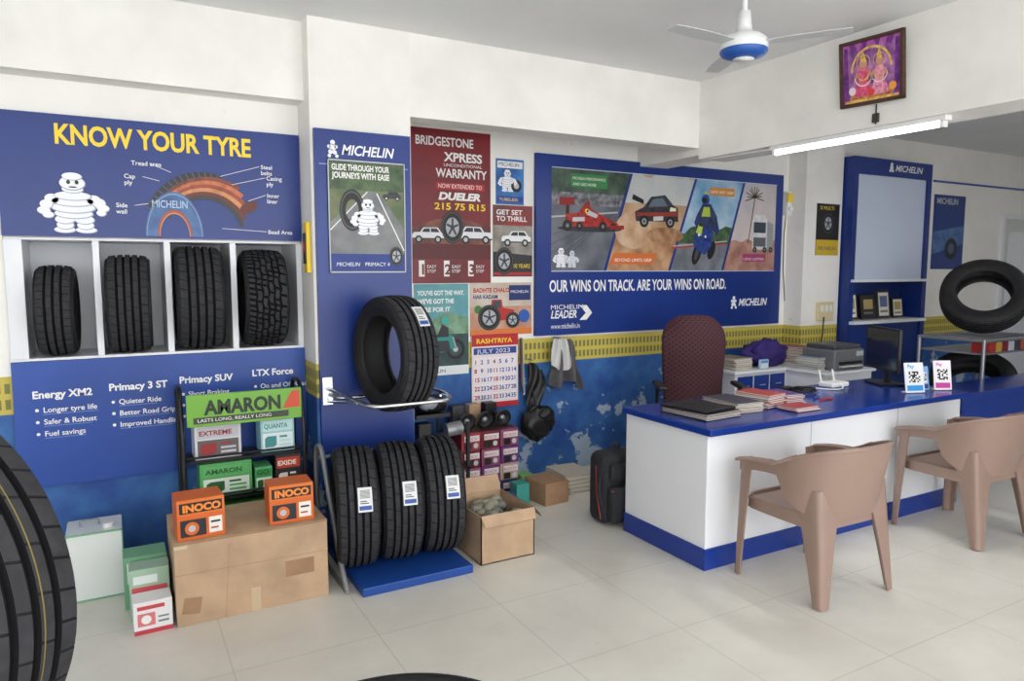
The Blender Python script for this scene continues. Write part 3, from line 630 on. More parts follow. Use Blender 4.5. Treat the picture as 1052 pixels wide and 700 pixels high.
# ---------------------------------------------------------------- plastic arm chairs
PCH=mat("taupe_plastic",(146,122,110),.42,var=.05,scale=4)
def plastic_chair(loc,rot):
    o=B("plastic_armchair");o.M=Matrix.Translation(loc)@Matrix.Rotation(rot,4,'Z')
    def path(u,off=0):
        hw=.275+off;yf=.23;yb=-.25-off
        t=u*2-1;s=abs(t);sg=1 if t<0 else -1
        if s>.62:
            k=(s-.62)/.38;return (sg*hw,(yb+.24)+k*(yf-(yb+.24)))
        a=s/.62*pi/2
        n=2.6
        return (sg*hw*abs(math.sin(a))**(2/n),(yb+.24)-.24*abs(math.cos(a))**(2/n))
    def prof(t):
        bk=max(0,1-(t/.62)**2.5) if t<.62 else 0
        return bk,.655+.115*(bk**.8)-(.03*max(0,(t-.62)/.38)**2)
    def band(u,v):
        t=abs(u*2-1);bk,top=prof(t)
        bot=top-.06-.30*(bk**.5)
        z=bot+(top-bot)*v
        lean=(z-.42)*.22*(1 if t<.62 else max(0,1-(t-.62)/.2))
        x,yy=path(u)
        yy-=lean*bk
        x*=1+(z-.42)*.10
        return (x,yy,z)
    o.surf(band,48,8,.014,PCH)
    def armtop(sg):
        def f(u,v):
            s=.50+.5*u
            uu=.5+.5*s*( -sg)
            x,yy=path(uu)
            bk,top=prof(s)
            w=.065*min(1,u*3+.15)
            return (x*(1+(top-.42)*.10)+sg*(v-.35)*w,yy-(.02 if s<.62 else 0)*bk,top+.002-.006*(2*v-1)**2)
        return f
    for sg in(1,-1): o.surf(armtop(sg),18,6,.012,PCH)
    o.tube([Vector(band(i/40*.7+.15,1)) for i in range(41)],.011,PCH,8)
    def seat(u,v):
        x=(u-.5)*.48;yy=-.22+v*.46
        z=.425-.018*math.cos((u-.5)*pi)*math.sin(min(1,v*1.1)*pi)-.02*max(0,v-.85)/.15
        return (x*(1+.06*v),yy,z)
    o.surf(seat,20,20,.012,PCH)
    def skirt(u,v):
        a=u*2*pi;cx=math.cos(a);sy=math.sin(a);n=6
        x=.25*(1 if cx>0 else -1)*abs(cx)**(2/n);yy=.23*(1 if sy>0 else -1)*abs(sy)**(2/n)
        return (x*(1+.03*v),yy*(1+.02*v)+.005,.43-.06*v)
    o.surf(skirt,48,3,.01,PCH)
    def leg(sx,sy,tz,wt,wb,splx,sply,x_,y_,ex=.8):
        def f(u,v):
            w=wt+(wb-wt)*(v**ex)
            cx=x_*sx+sx*splx*v;cy=y_*sy+sy*sply*v
            if u<.5: k=1-u*2;dx,dy=-sx*k*w,0
            else: k=u*2-1;dx,dy=0,-sy*k*w*.9
            rr=.18
            if abs(u-.5)<rr:
                q=1-abs(u-.5)/rr;dx-=sx*.006*q;dy-=sy*.006*q
            return (cx+dx,cy+dy,tz*(1-v)+.0065*v)
        o.surf(f,14,12,.011,PCH)
    for sx in(1,-1):
        leg(sx,1,.625,.08,.045,.005,.02,.285,.225)
        leg(sx,-1,.56,.18,.048,.02,.055,.245,.222,.62)
    return o.done()
plastic_chair((3.09,2.36,0),-.02)
plastic_chair((4.50,2.40,0),-.04)

# ---------------------------------------------------------------- office chair
def lat():
    m=mat("maroon_mesh_fabric",(92,38,44),.8)
    nt=m.node_tree;b=nt.nodes["Principled BSDF"];g=NG(nt);geo=nt.nodes.new("ShaderNodeNewGeometry")
    sp=nt.nodes.new("ShaderNodeSeparateXYZ");nt.links.new(geo.outputs["Position"],sp.inputs[0]);x,y_,z=sp.outputs
    a=g.v('FRACT',g.v('MULTIPLY',g.v('ADD',x,z),28));c=g.v('FRACT',g.v('MULTIPLY',g.v('SUBTRACT',x,z),28))
    f=g.v('MULTIPLY',g.v('LESS_THAN',a,.5),g.v('LESS_THAN',c,.5))
    nt.links.new(g.mix(f,L4(72,32,40),L4(26,18,22)),b.inputs["Base Color"]);return m
MAR=lat()
o=B("office_chair");o.M=Matrix.Translation((3.73,3.87,0))@Matrix.Rotation(-.55,4,'Z')
def backf(u,v):
    w=.225*(1-abs(max(0,2*v-1))**4*.25)*(1-.16*(1-v))
    x=(u*2-1)*w
    return (x,.16+.07*v-.04*(1-(2*u-1)**2)+.02*math.sin(v*pi*2),.56+.67*v-.05*max(0,v-.8)/.2*(2*u-1)**4)
o.surf(backf,16,20,.05,MAR)
o.tube([Vector(backf(0,i/16)) for i in range(17)]+[Vector(backf(i/10,1)) for i in range(1,10)]+[Vector(backf(1,1-i/16)) for i in range(17)]+[Vector(backf(1-i/10,0)) for i in range(1,10)],.027,MAR,10,True)
o.box(-.24,-.25,.44,.24,.2,.53,MAR,.035,4,smooth=True)
for sx in(-1,1):
    o.box(sx*.29-.03,-.2,.74,sx*.29+.03,.12,.77,PLB,.012,3);o.tube([(sx*.24,.0,.47),(sx*.30,.0,.5),(sx*.30,-.02,.75)],.014,PLB,round_=.04)
o.box(-.05,.15,.45,.05,.2,.7,PLB,.01)
o.cyl((0,0,.12),(0,0,.44),.028,BKM)
for i in range(5):
    a=i*2*pi/5+.3;e=Vector((math.cos(a)*.25,math.sin(a)*.25,.075));o.tube([(0,0,.12),e],.018,PLB)
    o.cyl(e+Vector((-.015,0,-.045)),e+Vector((.015,0,-.045)),.029,PLB);o.cyl(e+Vector((0,0,-.03)),e,.01,PLB)
o.done()

# ---------------------------------------------------------------- ceiling fan
o=B("ceiling_fan");o.M=Matrix.Translation((2.64,2.50,0))
FW=mat("fan_white",(230,232,232),.35);FB=mat("fan_blue",(40,90,170),.35);FBL=mat("fan_blade_white",(196,198,198),.6)
o.cyl((0,0,2.70),(0,0,2.93),.012,FW);o.lathe([(0,2.95),(.05,2.948),(.055,2.92),(.02,2.87),(.012,2.86)],FW)
o.lathe([(.012,2.80),(.028,2.795),(.034,2.73),(.04,2.70),(.08,2.685),(.105,2.665),(.110,2.64),(.108,2.62)],FW)
o.lathe([(.108,2.62),(.110,2.61),(.096,2.595),(.058,2.585),(.0,2.583)],FB)
o.lathe([(.0,2.582),(.045,2.582),(.05,2.578),(.0,2.574)],FW)
for i in range(3):
    a=i*2*pi/3+1.1
    def bl(u,v,a=a):
        r=.105+.36*u;w=.036+.010*math.sin(u*pi);t=(v-.5)*2*w
        return (r*math.cos(a)-t*math.sin(a),r*math.sin(a)+t*math.cos(a),2.645+t*.03)
    o.surf(bl,12,4,.003,FBL)
o.done()

# ---------------------------------------------------------------- framed picture on right beam
MR=Matrix(((0,0,-1,0),(-1,0,0,0),(0,1,0,0),(0,0,0,1)))
p=P("framed_deity_picture",0,0,0,.385,.36,.012,C(40,24,18),M=Matrix.Translation((3.785,2.81,2.53))@MR@Matrix.Rotation(.14,4,'X')@Matrix.Rotation(-.03,4,'Z'))
FRM=mat("dark_carved_wood",(74,44,28),.5,var=.3,scale=40)
for q in((0,0,.385,.02),(0,.34,.385,.36),(0,0,.02,.36),(.365,0,.385,.36)): p.box(q[0],q[1],.0,q[2],q[3],.024,FRM,.003)
p.rect(.05,.05,.95,.95,N2((96,40,124),(196,130,190),16),0)
GO=N2((200,140,50),(246,214,110),40)
for i in range(9): p.poly([(.05+i*.1,.95),(.15+i*.1,.95),(.10+i*.1,.80)],C(120,30,130) if i%2 else C(180,90,170),1)
for x in(.10,.90): p.poly([(x-.05,.08),(x+.05,.08),(x+.03,.9),(x-.03,.9)],N2((80,20,110),(140,60,150),30),2)
p.ring(.5,.52,.125,.112,GO,2,a0=0,a1=pi)
p.rect(.17,.08,.83,.20,N2((150,60,50),(220,160,90),30),2)
for cx_,s_,c1,c2 in((.38,1,(200,40,90),(236,110,150)),(.63,.88,(214,90,130),(244,180,200))):
    m1=N2(c1,c2,50)
    p.poly([(cx_-.16*s_,.14),(cx_+.16*s_,.14),(cx_+.13*s_,.26),(cx_+.08*s_,.36),(cx_+.10*s_,.50),(cx_+.05*s_,.56),(cx_-.05*s_,.56),(cx_-.10*s_,.50),(cx_-.08*s_,.36),(cx_-.13*s_,.26)],m1,3)
    p.ring(cx_,.46,.035*s_,.026*s_,GO,4,a0=pi,a1=2*pi);p.ring(cx_,.44,.055*s_,.049*s_,C(240,236,230),4,a0=pi,a1=2*pi)
    p.line((cx_-.10*s_,.50),(cx_-.14*s_,.36),.014,C(206,150,120),4);p.line((cx_+.10*s_,.50),(cx_+.14*s_,.38),.014,C(206,150,120),4)
    p.circ(cx_,.62,.024*s_,C(206,152,122),4);p.ring(cx_,.64,.042*s_,.038*s_,GO,3.5)
    p.poly([(cx_-.05*s_,.65),(cx_+.05*s_,.65),(cx_+.03*s_,.74),(cx_,.80),(cx_-.03*s_,.74)],GO,5)
p.rect(.08,.06,.92,.10,GO,3);p.circ(.2,.24,.022,C(240,220,230),4);p.circ(.83,.22,.022,C(240,160,60),4);p.circ(.5,.18,.02,C(220,60,60),4)
p.done()
o=B("tube_light");o.box(3.81,2.22,2.372,3.87,3.36,2.3995,PLW,.004)
o.cyl((3.84,2.26,2.356),(3.84,3.32,2.356),.014,mat("tube_glow",(248,252,255),.4,emit=9.0),16)
for yy in(2.235,3.325): o.box(3.82,yy,2.338,3.86,yy+.022,2.372,PLW,.003)
o.tube([(3.84,3.36,2.385),(3.84,3.7,2.392),(3.84,3.99,2.394)],.005,PLW);o.done()
o=B("wall_switch_wire");o.tube([(3.792,2.6,2.52),(3.792,2.6,2.41)],.004,PLB);o.box(3.784,2.58,2.42,3.798,2.62,2.47,C(60,50,46),.003);o.done()

# ---------------------------------------------------------------- boxes
def carton(name,x,y,z,w,d,h,m,rot=0,paint=None,bev=.003):
    p=B(name);p.M=Matrix.Translation((x,y,z))@Matrix.Rotation(rot,4,'Z');p.box(0,0,0,w,d,h,m,bev)
    q=P.__new__(P);q.__dict__=p.__dict__;q.W=w;q.H=h;q.th=.0
    if paint: q.M=p.M@WALLROT;paint(q)
    return p.done()
def pt1(p):
    p.rect(0,.975,1,1,CARD2,0);p.rect(.0,.93,.08,.97,C(206,188,162),0);p.rect(.47,.0,.53,.3,C(198,176,144),0)
    p.line((0,.62),(1,.60),.0025,CARD2,0);p.line((.3,.0),(.34,.9),.002,CARD2,0)
    p.poly([(.03,.15),(.14,.12),(.16,.32),(.05,.34)],CARD2,0);p.rect(.70,.35,.9,.55,CARD2,0)
carton("large_cardboard_carton",.185,3.40,0,.68,.46,.385,CARD,0,pt1)
def inoco(p):
    p.rect(0,.62,1,1,C(222,116,44),0);p.rect(0,.0,1,.62,C(214,102,38),0);p.rect(.05,.66,.95,.92,C(24,24,26),1);p.t(.12,.70,"INOCO",.045,C(240,140,50),2,bold=.05,width=.16)
    p.rect(.06,.08,.6,.5,C(36,38,44),1);p.circ(.3,.28,.03,ORG,2);p.circ(.3,.28,.015,LG,3);p.rect(.66,.1,.94,.5,C(236,232,224),1);p.rect(.7,.35,.9,.4,BK,2);p.rect(.7,.2,.86,.24,RED,2)
OB=mat("orange_box_card",(210,102,40),.5)
carton("orange_product_box",.205,3.42,.387,.20,.16,.185,OB,.05,inoco)
carton("orange_product_box",.605,3.44,.387,.205,.15,.185,OB,-.03,inoco)
o=B("oil_tin");o.box(-.25,3.90,0,-.01,4.14,.335,C(222,226,224,.3),.006);o.M=Matrix.Translation((-.13,4.02,.335));o.cyl((.06,-.05,0),(.06,-.05,.02),.025,PLW)
o.tube([(-.06,0,0),(-.06,0,.03),(.02,0,.03),(.02,0,0)],.004,STEEL,round_=.01)
o.M=Matrix()
for x in(-.25,-.014): o.box(x-.001,3.897,0,x+.005,3.902,.335,C(120,176,140))
o.box(-.25,3.897,.327,-.01,3.902,.336,C(120,176,140));o.box(-.25,3.897,0,-.01,3.902,.008,C(120,176,140));o.done()
def gbx(p): p.rect(.08,.5,.92,.9,C(220,236,224),1);p.t(.12,.6,"AMARON",.03,GRN,2,width=.13);p.circ(.3,.25,.02,RED,1)
carton("green_product_box",-.015,3.70,0,.185,.15,.25,C(120,174,134),.0,gbx)
def pbx(p): p.rect(.06,.05,.94,.66,C(206,84,90),1);p.rect(.2,.2,.5,.5,BK,2);p.circ(.7,.35,.02,LG,2);p.rect(.1,.72,.7,.88,C(220,230,225),1)
carton("pink_product_box",.005,3.555,0,.165,.12,.24,C(160,190,166),-.02,pbx)
def wbx(p): p.rect(.0,.0,1,.14,C(190,60,70),1);p.rect(.1,.25,.55,.65,C(216,120,126),1);p.circ(.32,.45,.02,WH,2);p.rect(.62,.3,.9,.36,GR,1);p.rect(.62,.45,.9,.5,GR,1);p.rect(.1,.76,.8,.88,C(200,70,76),1)
carton("white_product_box",.015,3.41,0,.155,.12,.145,C(232,230,232),.02,wbx)
o=B("battery_display_rack")
x0,x1,yf,yb=.31,.86,3.93,4.2
for x in(x0-.03,x1+.03):
    o.tube([(x,yf,.012),(x,yf+.02,.75),(x,yf+.08,.98),(x,yb,.98),(x,yb,.012)],.012,BKM,10,round_=.06)
for z_,yy in((.20,yf),(.40,yf+.02),(.60,yf+.05)):
    o.box(x0-.02,yy,z_-.012,x1+.02,yb-.01,z_,BKM);o.tube([(x0-.03,yy,z_+.02),(x1+.03,yy,z_+.02)],.006,BKM)
LGN=mat("lime_header",(112,170,56),.4,var=.1,scale=3)
o.M=Matrix.Translation((x0-.01,yf-.02,.80))@WALLROT
o.box(0,0,0,.57,.165,.015,LGN,.003);o.text(.08,.062,"AMARON",.1,C(20,40,24),z=.017,bold=.04,width=.38)
o.add([(.03,.015,.0165),(.5,.015,.0165),(.5,.048,.0165),(.03,.048,.0165)],[(0,1,2,3)],C(50,60,44));o.text(.05,.024,"LASTS LONG, REALLY LONG",.024,WH,z=.018,width=.36)
o.add([(.47,.06,.0162),(.56,.06,.0162),(.56,.15,.0162),(.52,.15,.0162)],[(0,1,2,3)],C(200,70,40))
o.done()
def bx(cols,txt):
    def f(p):
        p.rect(.06,.60,.94,.92,cols[0],1);p.t(.1,.69,txt,.035,cols[2],2,bold=.03,width=p.W*.7);p.rect(.06,.08,.94,.55,cols[1],1)
        p.poly([(.12,.14),(.12,.40),(.2,.46),(.46,.46),(.46,.2),(.38,.14)],cols[2],2);p.rect(.55,.15,.88,.22,cols[0],2);p.rect(.55,.28,.88,.34,cols[0],2);p.rect(.55,.40,.78,.46,cols[2],2)
    return f
carton("battery_box",.34,4.0,.602,.23,.17,.185,C(206,208,210),0,bx((C(190,190,196),C(96,88,90),C(150,40,40)),"EXTREME"))
carton("battery_box",.67,4.0,.602,.18,.15,.19,C(150,200,206),0,bx((C(190,222,222),C(222,234,234),C(60,140,140)),"QUANTA"))
carton("battery_box",.355,3.97,.402,.26,.17,.18,C(80,160,88),0,bx((C(90,170,98),C(214,228,216),C(24,90,40)),"AMARON"))
carton("battery_box",.63,3.97,.402,.09,.15,.13,C(90,180,118),0,bx((C(60,150,80),C(220,240,220),C(24,90,40)),"GO"))
carton("battery_box",.735,3.965,.402,.14,.13,.185,C(40,36,40),0,bx((C(190,60,40),C(30,30,34),C(240,230,220)),"EXIDE"))
carton("battery_box",.36,3.95,.202,.42,.17,.15,C(70,150,70),0,bx((C(60,160,70),C(40,70,44),C(20,40,24)),"AMARON"))

o=B("open_cardboard_box")
X0,X1,Y0,Y1,H=1.675,2.01,3.34,3.74,.27
for q in((X0,Y0,0,X1,Y0+.006,H),(X0,Y1-.006,0,X1,Y1,H),(X0,Y0,0,X0+.006,Y1,H),(X1-.006,Y0,0,X1,Y1,H),(X0,Y0,0,X1,Y1,.006)): o.box(*q,CARD)
def flap(a,b,c,d): o.add([a,b,c,d],[(0,1,2,3)],CARD);o.add([Vector(v)+Vector((0,0,.004)) for v in(a,b,c,d)],[(3,2,1,0)],CARD)
flap((X0,Y0,H),(X1,Y0,H),(X1-.01,Y0-.04,H-.05),(X0+.01,Y0-.04,H-.05));flap((X1,Y0,H),(X1,Y1,H),(X1+.05,Y1,H-.06),(X1+.05,Y0,H-.06));flap((X0,Y1,H),(X1,Y1,H),(X1,Y1+.04,H+.08),(X0,Y1+.04,H+.08))
for i in range(26):
    random.seed(i+3);o.blob((X0+.07+random.random()*.2,Y0+.07+random.random()*.26,.19+random.random()*.05),(.045,.04,.03),C(112,112,106) if i%2 else C(150,148,130),.3,3,10,seed=i)
o.box(X0+.02,Y0+.02,.01,X1-.02,Y1-.02,.18,C(100,100,96));o.done()

# recess clutter
o=B("accessory_box_stack")
cols=[C(104,50,112),C(156,50,58),C(50,60,112),C(140,70,104),C(60,60,66),C(190,162,142),C(112,30,40),C(70,90,140)]
for r in range(4):
    for c in range(3):
        random.seed(r*3+c);x=2.02+c*.15;zz=r*.122;m_=cols[(r*3+c*5)%8]
        o.box(x,4.3+random.random()*.03,zz,x+.143,4.62,zz+.119,m_,.002)
        o.M=Matrix.Translation((x,4.3,zz))@WALLROT;o.add([(.015,.065,.001),(.128,.065,.001),(.128,.105,.001),(.015,.105,.001)],[(0,1,2,3)],C(216,210,210));o.text(.02,.073,"BOSCH",.028,RED,z=.002,width=.09)
        o.add([(.02,.012,.001),(.07,.012,.001),(.07,.055,.001),(.02,.055,.001)],[(0,1,2,3)],BK);o.cyl((.1,.035,0),(.1,.035,.002),.018,LG,12);o.M=Matrix()
o.done()
o=B("car_horn_pair")
for x,zz in((2.10,.555),(2.24,.555),(2.38,.555)):
    o.M=Matrix.Translation((x,4.42,zz))@Matrix.Rotation(pi/2+.2,4,'X');o.lathe([(0,-.03),(.03,-.03),(.035,0),(.06,.015),(.065,.03),(.05,.03),(.03,.02),(0,.02)],PLB,20);o.lathe([(.0,.032),(.02,.03),(.022,.02)],STEEL,12)
o.M=Matrix();o.box(2.03,4.36,.489,2.45,4.5,.494,PLB)
for i,c_ in enumerate((C(60,60,66),C(170,140,110),BK)): o.box(2.05+i*.13,4.52,.489,2.14+i*.13,4.6,.64,c_,.006)
o.done()
o=B("spare_part_heap")
for i in range(22):
    random.seed(i*5);m_=[PLB,STEEL,C(60,60,64),C(150,60,40),C(40,40,44)][i%5];c=(1.66+random.random()*.24,4.10+random.random()*.4);zz=.03+(i//4)*.095
    if i%3: o.box(c[0],c[1],zz,c[0]+.1,c[1]+.09,zz+.09,m_,.012,2)
    else: o.cyl((c[0],c[1],zz+.04),(c[0]+.11,c[1],zz+.05),.047,m_);o.cyl((c[0]+.04,c[1]-.005,zz+.045),(c[0]+.05,c[1],zz+.05),.02,LG)
for zz in(.02,.32): o.box(1.63,4.1,zz-.015,1.98,4.6,zz,BKM)
for x,yy in((1.63,4.1),(1.96,4.1),(1.63,4.58),(1.96,4.58)): o.box(x,yy,0,x+.02,yy+.02,.62,BKM)
o.done()
o=B("headlamp_assembly")
o.M=Matrix.Translation((1.80,4.35,.715));o.blob((0,0,0),(.12,.1,.07),PLB,.3,3,20,seed=4);o.blob((-.03,-.07,.01),(.07,.04,.045),C(150,156,164,.1),.1,2,16);o.box(-.12,-.08,-.085,.12,.10,-.06,PLB)
o.done()
carton("teal_product_box",2.34,4.12,0,.10,.10,.14,C(60,150,140));carton("green_product_box",2.495,4.33,0,.10,.1,.13,C(130,190,120))
carton("brown_carton",2.49,3.99,0,.20,.24,.155,CARD2,.1)
carton("blue_product_box",2.22,4.08,0,.09,.1,.09,C(60,90,170));carton("red_product_box",2.11,4.10,0,.08,.1,.12,C(150,50,50))
o=B("paper_stack")
for i in range(9):
    random.seed(i);a=random.uniform(-.12,.12);o.M=Matrix.Translation((2.88,4.28,i*.015+.001))@Matrix.Rotation(a,4,'Z');o.box(-.12,-.15,0,.12,.15,.013,C(226,220,206) if i%2 else C(200,190,172))
o.done()
o=B("hanging_black_bag")
o.blob((2.79,4.60,.43),(.14,.075,.13),PLB,.35,3,28,seed=2);o.blob((2.84,4.58,.50),(.08,.07,.06),PLB,.3,3,20,seed=5);o.tube([(2.74,4.62,.52),(2.765,4.66,.70),(2.77,4.67,.90),(2.78,4.66,.7),(2.80,4.62,.54)],.007,PLB,round_=.02);o.cyl((2.77,4.64,.91),(2.77,4.699,.91),.006,STEEL)
def ms(u,v): return (2.73+.13*u+.02*math.sin(v*5),4.64+.02*math.sin(u*9+v*4),.86-.30*v+.03*math.sin(u*5))
o.surf(ms,16,12,.005,PLB);o.done()
GC=mat("grey_cloth",(92,90,92),.85,var=.25,scale=12)
o=B("hanging_cloth")
def cl(u,v):
    w=.06+.085*v**.6+.01*math.sin(v*9);return (3.05+(u-.5)*2*w+.03*v,4.62+.035*math.sin(u*14+v*2)*(.3+v),1.06-(.36+.06*math.sin(u*7))*v+.05*math.sin(u*6)*v)
o.surf(cl,30,14,.006,GC)
def cl2(u,v): return (2.98+(u-.5)*(.10+.10*v)+.03*v,4.585+.02*math.sin(u*11+v*3),1.07-.20*v-.05*math.sin(u*3)*v)
o.surf(cl2,20,12,.004,C(200,200,198));o.cyl((3.0,4.60,1.07),(3.0,4.699,1.07),.006,STEEL);o.done()
o=B("cable_bundle")
for i in range(6):
    o.tube([(2.69+.003*i,4.68,1.08),(2.68+.004*i,4.66,.95-.03*i),(2.682+.005*i,4.66,.74-.02*i),(2.70+.003*i,4.66,.66),(2.70,4.68,1.08)],.005,[PLB,C(150,40,40),GR,PLB,C(60,60,120),LG][i],8,round_=.06)
o.done()

o=B("backpack");BPK=mat("backpack_fabric",(34,35,40),.8,var=.3,scale=25)
o.M=Matrix.Translation((2.74,3.56,0))
o.box(-.15,-.08,.005,.15,.10,.46,BPK,.06,5,smooth=True);o.box(-.12,-.14,.03,.12,-.06,.26,BPK,.03,4,smooth=True);o.box(-.11,-.115,.29,.11,-.07,.40,BPK,.02,3,smooth=True)
o.tube([(-.13,-.06,.1),(-.175,-.05,.25),(-.12,-.05,.44)],.012,BPK,round_=.1);o.tube([(-.03,0,.45),(-.03,0,.5),(.03,0,.5),(.03,0,.45)],.008,BPK,round_=.02)
o.tube([(-.12,-.128,.24),(.12,-.128,.24)],.004,C(150,40,40));o.tube([(-.152,-.06,.05),(-.156,-.02,.2),(-.15,0,.38)],.004,C(150,40,40));o.done()

# ---------------------------------------------------------------- desk items
DZ=.774
def stack(name,x,y,rot,w,d,n,cols,z=DZ,th=.008,jit=.06):
    o=B(name)
    for i in range(n):
        random.seed(i*7+int(x*100));o.M=Matrix.Translation((x+random.uniform(-.008,.008),y+random.uniform(-.008,.008),z+i*th))@Matrix.Rotation(rot+random.uniform(-jit,jit),4,'Z')
        o.box(-w/2,-d/2,0,w/2,d/2,th*.35,cols[i%len(cols)]);o.box(-w/2+.002,-d/2+.002,th*.35,w/2-.002,d/2-.002,th*.95,C(214,210,200))
        if i==n-1: o.box(-w/2,-d/2,th*.95,w/2,d/2,th,cols[i%len(cols)])
    return o.done()
stack("magazine_stack",2.92,3.0,.1,.28,.34,5,[C(36,36,40),C(60,56,54),C(150,60,50)],th=.007)
stack("magazine_stack",3.20,3.03,-.1,.20,.30,8,[C(150,120,100),C(60,60,70),C(180,170,150)],th=.007)
stack("book_stack",3.43,3.03,.12,.17,.24,8,[C(150,40,60),C(110,50,120),C(190,170,160),C(170,60,50)],th=.010)
stack("book_stack",3.64,3.04,-.08,.15,.22,6,[C(170,50,50),C(90,50,120)],th=.010)
stack("book_stack",3.52,2.82,.05,.20,.14,3,[C(160,40,50),C(150,150,160)],th=.008)
o=B("black_folder");o.M=Matrix.Translation((2.90,3.0,DZ+.0365))@Matrix.Rotation(.15,4,'Z');o.box(-.14,-.15,0,.14,.16,.016,BK,.004);o.done()
o=B("telephone_cable_coil")
o.tube([(4.05+.09*math.cos(t*.4)*(1-.01*t),3.20+.07*math.sin(t*.4),DZ+.006+.0006*t) for t in range(46)],.005,PLB);o.box(3.95,3.27,DZ,4.05,3.34,DZ+.025,PLB,.006);o.done()
o=B("ball_pen");o.cyl((3.86,2.98,DZ+.005),(3.98,3.03,DZ+.005),.005,C(40,60,150));o.cyl((3.86,2.94,DZ+.005),(3.99,2.94,DZ+.005),.005,RED);o.done()
o=B("spectacles")
for x in(4.18,4.235): o.tube([(x+.02*math.cos(k*.63),2.98,DZ+.022+.018*math.sin(k*.63)) for k in range(10)],.0025,PLB,6,True)
o.tube([(4.16,2.98,DZ+.03),(4.16,3.08,DZ+.02)],.0025,PLB);o.tube([(4.255,2.98,DZ+.03),(4.255,3.08,DZ+.02)],.0025,PLB);o.done()
o=B("white_router");o.box(4.34,3.2,DZ,4.52,3.32,DZ+.035,PLW,.01,3)
for x in(4.36,4.50): o.cyl((x,3.31,DZ+.03),(x,3.33,DZ+.11),.006,PLW)
o.tube([(4.43,3.2,DZ+.02),(4.38,3.14,DZ+.008),(4.28,3.14,DZ+.006),(4.22,3.25,DZ+.006)],.004,PLW,round_=.05);o.done()
o=B("computer_monitor");o.M=Matrix.Translation((4.84,3.17,DZ))@Matrix.Rotation(1.08,4,'Z')
o.box(-.22,-.012,.10,.22,.012,.41,PLB,.005);o.box(-.205,.0125,.12,.205,.013,.395,C(30,40,60,.1));o.box(-.12,-.035,.14,.12,-.012,.32,PLB,.01)
o.box(-.03,-.05,.0,.03,-.03,.22,PLB,.004);o.box(-.12,-.11,0,.12,.07,.012,PLB,.004);o.done()
def stand(x,y,w,h,r,c1,c2,name="payment_code_stand"):
    p=P(name,0,0,0,w,h,.006,c1,M=Matrix.Translation((x,y,DZ+.003))@Matrix.Rotation(r,4,'Z')@Matrix.Rotation(pi/2-.18,4,'X'))
    p.rect(.08,.06,.92,.24,c2,0);p.rect(.15,.3,.85,.75,WH,0)
    for i in range(7):
        for j in range(7):
            random.seed(i*9+j+int(x*50))
            if random.random()<.55: p.rect(.2+i*.086,.34+j*.052,.2+(i+1)*.086,.34+(j+1)*.052,BK,1)
    p.t(.15,.82,"Pay",w*.25,c2,1,bold=.02);p.M=Matrix.Translation((x,y,DZ))@Matrix.Rotation(r,4,'Z');p.box(.1*w,.004,0,.9*w,.06,.004,c1);p.done()
stand(4.60,2.84,.14,.20,-.35,C(234,238,242),C(50,150,220));stand(4.77,2.87,.10,.16,-.3,C(130,176,224),C(30,60,140));stand(4.89,2.82,.12,.20,-.5,C(240,234,240),C(200,50,150))
stack("paper_pile",4.52,4.3,0,.2,.26,12,[C(190,176,150),C(120,110,100)],z=.772,th=.008)
o=B("purple_bag");o.blob((4.90,4.29,.87),(.22,.12,.12),mat("purple_cloth",(52,32,108),.8,var=.3,scale=14,bump=.4),.4,3,30,cut=.7715);o.done()
o=B("laser_printer");o.M=Matrix.Translation((5.30,3.92,.772));PG=mat("printer_grey",(104,106,110),.45)
o.box(-.19,-.16,0,.19,.16,.17,PG,.015,3);o.box(-.17,-.14,.17,.17,.14,.205,C(70,72,76),.012,3);o.box(-.14,-.18,.05,.14,-.155,.07,BK,.003);o.box(-.13,-.195,.03,.13,-.16,.036,C(226,226,226));o.box(.08,-.163,.11,.17,-.158,.15,C(180,186,190));o.done()
stack("paper_pile",5.32,4.31,.1,.2,.26,12,[C(200,190,170),C(150,60,60)],z=.772,th=.012)
stack("paper_pile",5.035,3.93,.05,.10,.2,12,[C(200,190,170),C(90,120,150)],z=.772,th=.009,jit=.03)
def cal(p): p.rect(.1,.1,.9,.6,C(220,226,236),1);p.rect(.1,.65,.9,.9,C(60,150,200),1)
carton("desk_calendar",4.66,4.125,.772,.10,.02,.08,C(180,210,230),0,cal)

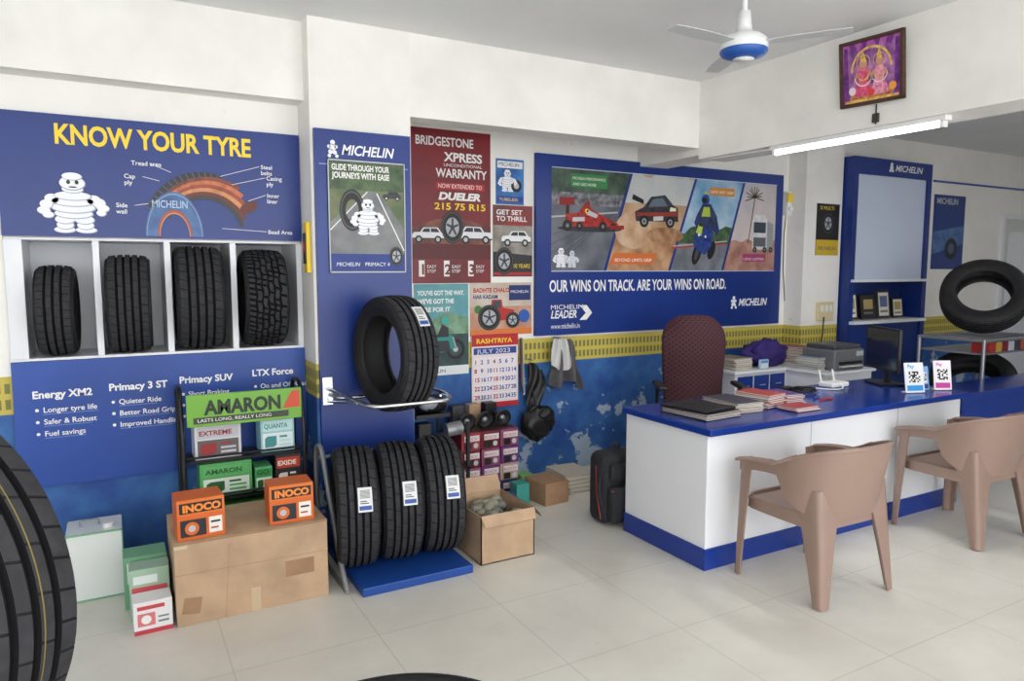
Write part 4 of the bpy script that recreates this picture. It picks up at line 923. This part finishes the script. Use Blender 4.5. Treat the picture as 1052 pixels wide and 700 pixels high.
# ---------------------------------------------------------------- right tyre rack
o=B("tyre_stand");SX0,SX1,SY0,SY1=6.12,7.05,3.15,3.68
for x in(SX0,SX1):
    for yy in(SY0,SY1): o.tube([(x,yy,0.005),(x,yy,1.03)],.016,STEEL)
for z_ in(.30,1.02):
    o.tube([(SX0,SY0,z_),(SX1,SY0,z_)],.014,STEEL);o.tube([(SX0,SY1,z_),(SX1,SY1,z_)],.014,STEEL)
    for x in(SX0,SX1): o.tube([(x,SY0,z_),(x,SY1,z_)],.014,STEEL)
for k in range(4): o.tube([(SX0+.18+k*.18,SY0,1.02),(SX0+.18+k*.18,SY1,1.02)],.010,STEEL);o.tube([(SX0+.18+k*.18,SY0,.30),(SX0+.18+k*.18,SY1,.30)],.010,STEEL)
o.box(SX0,SY0,.905,SX1,SY1,.917,STEEL);o.done()
def tyre2(name,c,M,**k):
    b=B(name);tyre_geo(b,.33,.21,.2,Matrix.Translation(c)@M,**k);return b.done()
tyre2("car_tyre",(6.55,3.40,1.37),Matrix.Rotation(.50,4,'Z')@Matrix.Rotation(.60,4,'Y'),ribs=5)
tyre2("car_tyre",(6.50,3.42,.62),Matrix.Rotation(.5,4,'Z')@Matrix.Rotation(.9,4,'Y'),ribs=5)
o=B("product_box_row")
for i in range(9):
    o.box(6.16+i*.095,3.17,.919,6.245+i*.095,3.27,1.0,[C(150,36,36),C(160,56,48),C(190,150,60),C(120,36,54),LG,C(60,60,70),C(170,80,56),BK,RED][i],.002)
o.done()

# ---------------------------------------------------------------- camera, light
a=math.radians(29.2);pt_=math.radians(5.7);f=735.0
cd=bpy.data.cameras.new("camera");co=bpy.data.objects.new("camera",cd);bpy.context.collection.objects.link(co);bpy.context.scene.camera=co
co.location=(0,0,1.6);co.rotation_euler=(pi/2-pt_,0,-a);cd.lens=36*f/1052;cd.sensor_width=36;cd.clip_start=.05
w=bpy.data.worlds.new("daylight");bpy.context.scene.world=w;w.use_nodes=True
bg=w.node_tree.nodes["Background"];bg.inputs[0].default_value=(.975,.985,1.0,1);bg.inputs[1].default_value=4.0
def area(name,loc,rot,sx,sy,pw,col=(1,1,1)):
    l=bpy.data.lights.new(name,'AREA');l.shape='RECTANGLE';l.size=sx;l.size_y=sy;l.energy=pw;l.color=col
    ob=bpy.data.objects.new(name,l);bpy.context.collection.objects.link(ob);ob.location=loc;ob.rotation_euler=rot;return ob
area("tube_light_lamp",(3.84,2.79,2.33),(0,0,0),.05,1.1,12,(1,1,1))
area("room_fill_light",(7.5,2.5,2.9),(0,0,0),1.2,.2,8,(1,1,1))  # added fill light for the right side, no fixture modelled
sc=bpy.context.scene
sc.view_settings.view_transform='Standard'
sc.view_settings.exposure=0
